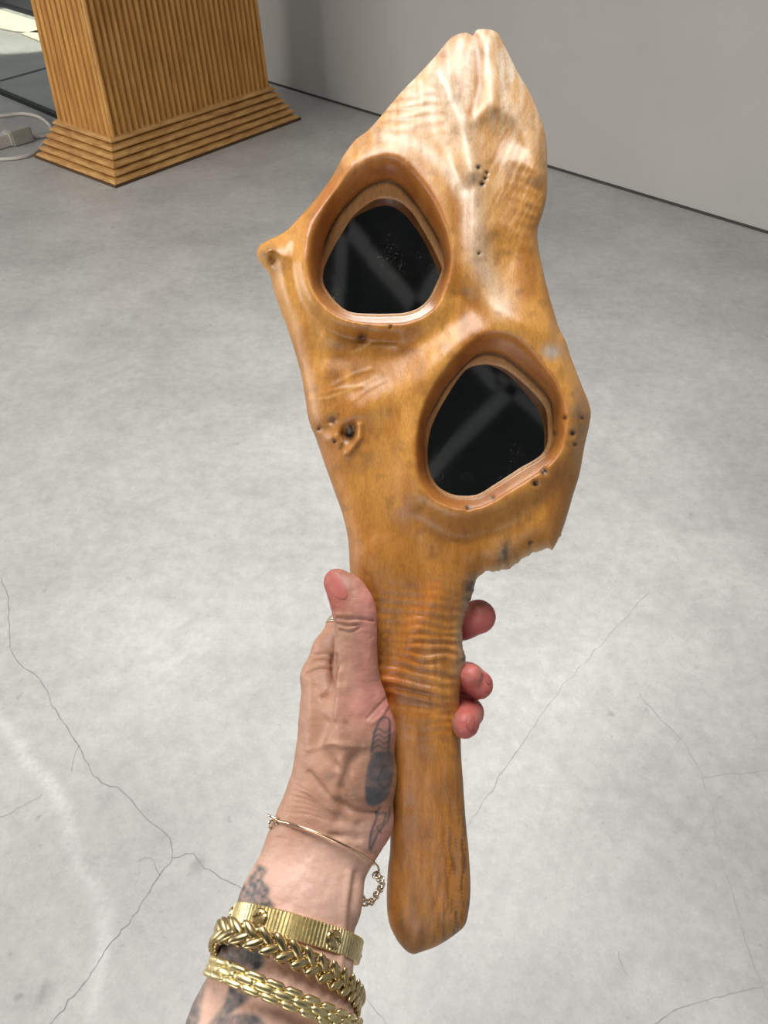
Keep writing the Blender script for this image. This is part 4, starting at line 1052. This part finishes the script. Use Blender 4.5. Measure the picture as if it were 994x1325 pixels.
# flat scale chain
lpC = loop3((272, 1250), (462, 1330), 366, 372, 1, 31, 300, 2.5); lpC = hug(lpC, 2.8); report(lpC, 'scale')
NC = 27; pC, LC = respace(lpC, NC); TC, OC, SC = frames(pC)
sc_ = empty('scale_gold_bracelet', C2W(pC.mean(0))); tag(sc_, 'gold bracelet of overlapping long scale links, lowest on the forearm', 'bracelet')
def scale_link(L, w, th):
    o2 = [(-L / 2, 0), (-L * 0.28, w / 2), (L * 0.30, w / 2), (L / 2, 0), (L * 0.30, -w / 2), (-L * 0.28, -w / 2)]
    V = [(a_, b_, -th) for a_, b_ in o2] + [(a_, b_, 0) for a_, b_ in o2] + [(a_ * 0.72, b_ * 0.6, th * 0.55) for a_, b_ in o2]
    Fc = [tuple(range(6))[::-1], tuple(range(12, 18))]
    for r_ in (0, 6):
        for k in range(6): l = (k + 1) % 6; Fc.append((r_ + k, r_ + l, r_ + 6 + l, r_ + 6 + k))
    return V, Fc
lv, lf = scale_link(LC / NC * 1.16, 3.5, 1.3)
pl = []
for i in range(NC):
    if True:
        for row, (s_, dn, ang) in enumerate(((0.0, 1.0, 0.0), (2.35, 0.35, 0.5), (-2.35, 0.35, -0.5))):
            p_ = pC[i] + SC[i] * s_ + OC[i] * dn + (TC[i] * LC / NC / 2 if row else 0)
            o_ = rodr(OC[i], TC[i], (-ang if SC[i] @ np.cross(TC[i], OC[i]) > 0 else ang))
            o_ = rodr(o_, np.cross(TC[i], o_), 0.03)
            pl.append((p_, TC[i] - o_ * (TC[i] @ o_), np.cross(o_, TC[i]), o_))
pl2 = pl
instance_links(sc_, 'link', lv, lf, M_GOLD2, pl2)
V, Fc = tube(C2W(pC - OC * 0.6), 0.0022, 8, True); mesh('inner_chain', V, Fc, M_GOLD, sc_)

# fine bangle with knot, hook and tail chain
fb_ = empty('fine_gold_bracelet', C2W(cpt(420, 1085, 400))); tag(fb_, 'thin rose gold wire bangle with a knot and dangling chain at the wrist', 'bracelet')
pts = np.array([(358, 1062), (372, 1065), (395, 1072), (418, 1081), (440, 1091), (462, 1102), (484, 1116)], float)
ps = smooth_open(pts, 5); z = skinZ(ps[:, 0], ps[:, 1]); z = np.where(np.isnan(z), np.nanmax(z), z)
t = np.linspace(-1, 1, len(z)); fit = np.polyfit(t, z, 4); z = np.minimum(z, np.polyval(fit, t)) - 2.2
z[-3:] = z[-4] + np.array([0, 1, 2]); kk = np.ones(5) / 5; z = np.convolve(np.pad(z, 2, 'edge'), kk, 'valid')
frn = P(ps[:, 0], ps[:, 1], z)
V, Fc = tube(frn, 0.00075, 8); mesh('wire', V, Fc, M_ROSE, fb_)
back = smooth_open([(358, 1062, z[0] + 1), (352, 1062, 402), (352, 1066, 418), (380, 1080, 432), (430, 1100, 434), (470, 1118, 426), (486, 1118, 412), (484, 1116, z[-1])], 6)
V, Fc = tube(P(back[:, 0], back[:, 1], back[:, 2]), 0.0007, 8); mesh('wire', V, Fc, M_ROSE, fb_)
def torus_at(px_, py_, Z_, R_, r_, nrm, parent, name, mat, sy=1.0, tw=0.0):
    nrm = np.array(nrm, float); nrm /= np.linalg.norm(nrm); a_ = np.cross(nrm, [0.3, 0.9, 0.1]); a_ /= np.linalg.norm(a_); b_ = np.cross(nrm, a_)
    a_, b_ = a_ * math.cos(tw) + b_ * math.sin(tw), -a_ * math.sin(tw) + b_ * math.cos(tw)
    th = np.linspace(0, 2 * math.pi, 20, endpoint=False)
    pth = cpt(px_, py_, Z_) + R_ * (np.cos(th)[:, None] * a_ + sy * np.sin(th)[:, None] * b_)
    V, Fc = tube(C2W(pth), r_ / 1000, 7, True); return mesh(name, V, Fc, mat, parent)
torus_at(352, 1065, 399, 2.5, 0.55, (0.9, 0.1, -0.5), fb_, 'knot_ring', M_PALE)
torus_at(356, 1060, 398, 2.4, 0.6, (0.2, 0.9, -0.6), fb_, 'knot_ring', M_PALE)
torus_at(360, 1063, 397, 1.9, 0.6, (0.8, -0.4, -0.3), fb_, 'knot_ring', M_PALE)
V, Fc = tube(P(*np.array([(346, 1054, 399), (352, 1057, 398), (360, 1060, 397)]).T), 0.0006); mesh('wire_end', V, Fc, M_PALE, fb_)
hook = smooth_open([(484, 1116, z[-1]), (489, 1121, 402), (490, 1128, 402), (486, 1133, 401), (489, 1140, 401)], 3)
V, Fc = tube(P(hook[:, 0], hook[:, 1], hook[:, 2]), 0.0006); mesh('hook', V, Fc, M_PALE, fb_)
ch = smooth_open([(487, 1132, 401), (493, 1138, 401), (494, 1146, 401), (489, 1154, 401), (484, 1163, 402), (477, 1169, 404), (470, 1166, 406), (468, 1160, 408)], 4.2)
for i, q in enumerate(ch):
    d = ch[min(i + 1, len(ch) - 1)] - ch[max(i - 1, 0)]; tt = np.array([d[0], d[1], 0]); tt /= np.linalg.norm(tt) + 1e-9
    s_ = np.array([-tt[1], tt[0], 0]); nr = (s_ * 0.75 + np.array([0, 0, -0.7]) * (1 if i % 2 else -1) + tt * 0.55)
    torus_at(q[0], q[1], q[2], 1.9, 0.5, nr, fb_, 'chain_link', M_PALE, 0.8)

# triple-band ring on the index finger
rn = empty('finger_ring', C2W(cpt(438, 824, 434))); tag(rn, 'gold ring of three thin bands on the finger behind the thumb', 'ring')
fa, fb2 = cpt(428, 842, 430), cpt(446, 812, 438); ax = (fb2 - fa) / np.linalg.norm(fb2 - fa)
for k in range(3):
    c0 = fa + (fb2 - fa) * 0.92 + ax * (k * 1.5 - 1.5)
    u_ = np.cross(ax, [0, 0, 1.0]); u_ /= np.linalg.norm(u_); w_ = np.cross(ax, u_)
    th = np.linspace(0, 2 * math.pi, 40, endpoint=False)
    pth = c0 + 10.3 * (np.cos(th)[:, None] * u_ + np.sin(th)[:, None] * w_)
    V, Fc = tube(C2W(pth), 0.0006, 8, True); mesh('band', V, Fc, M_PALE, rn)
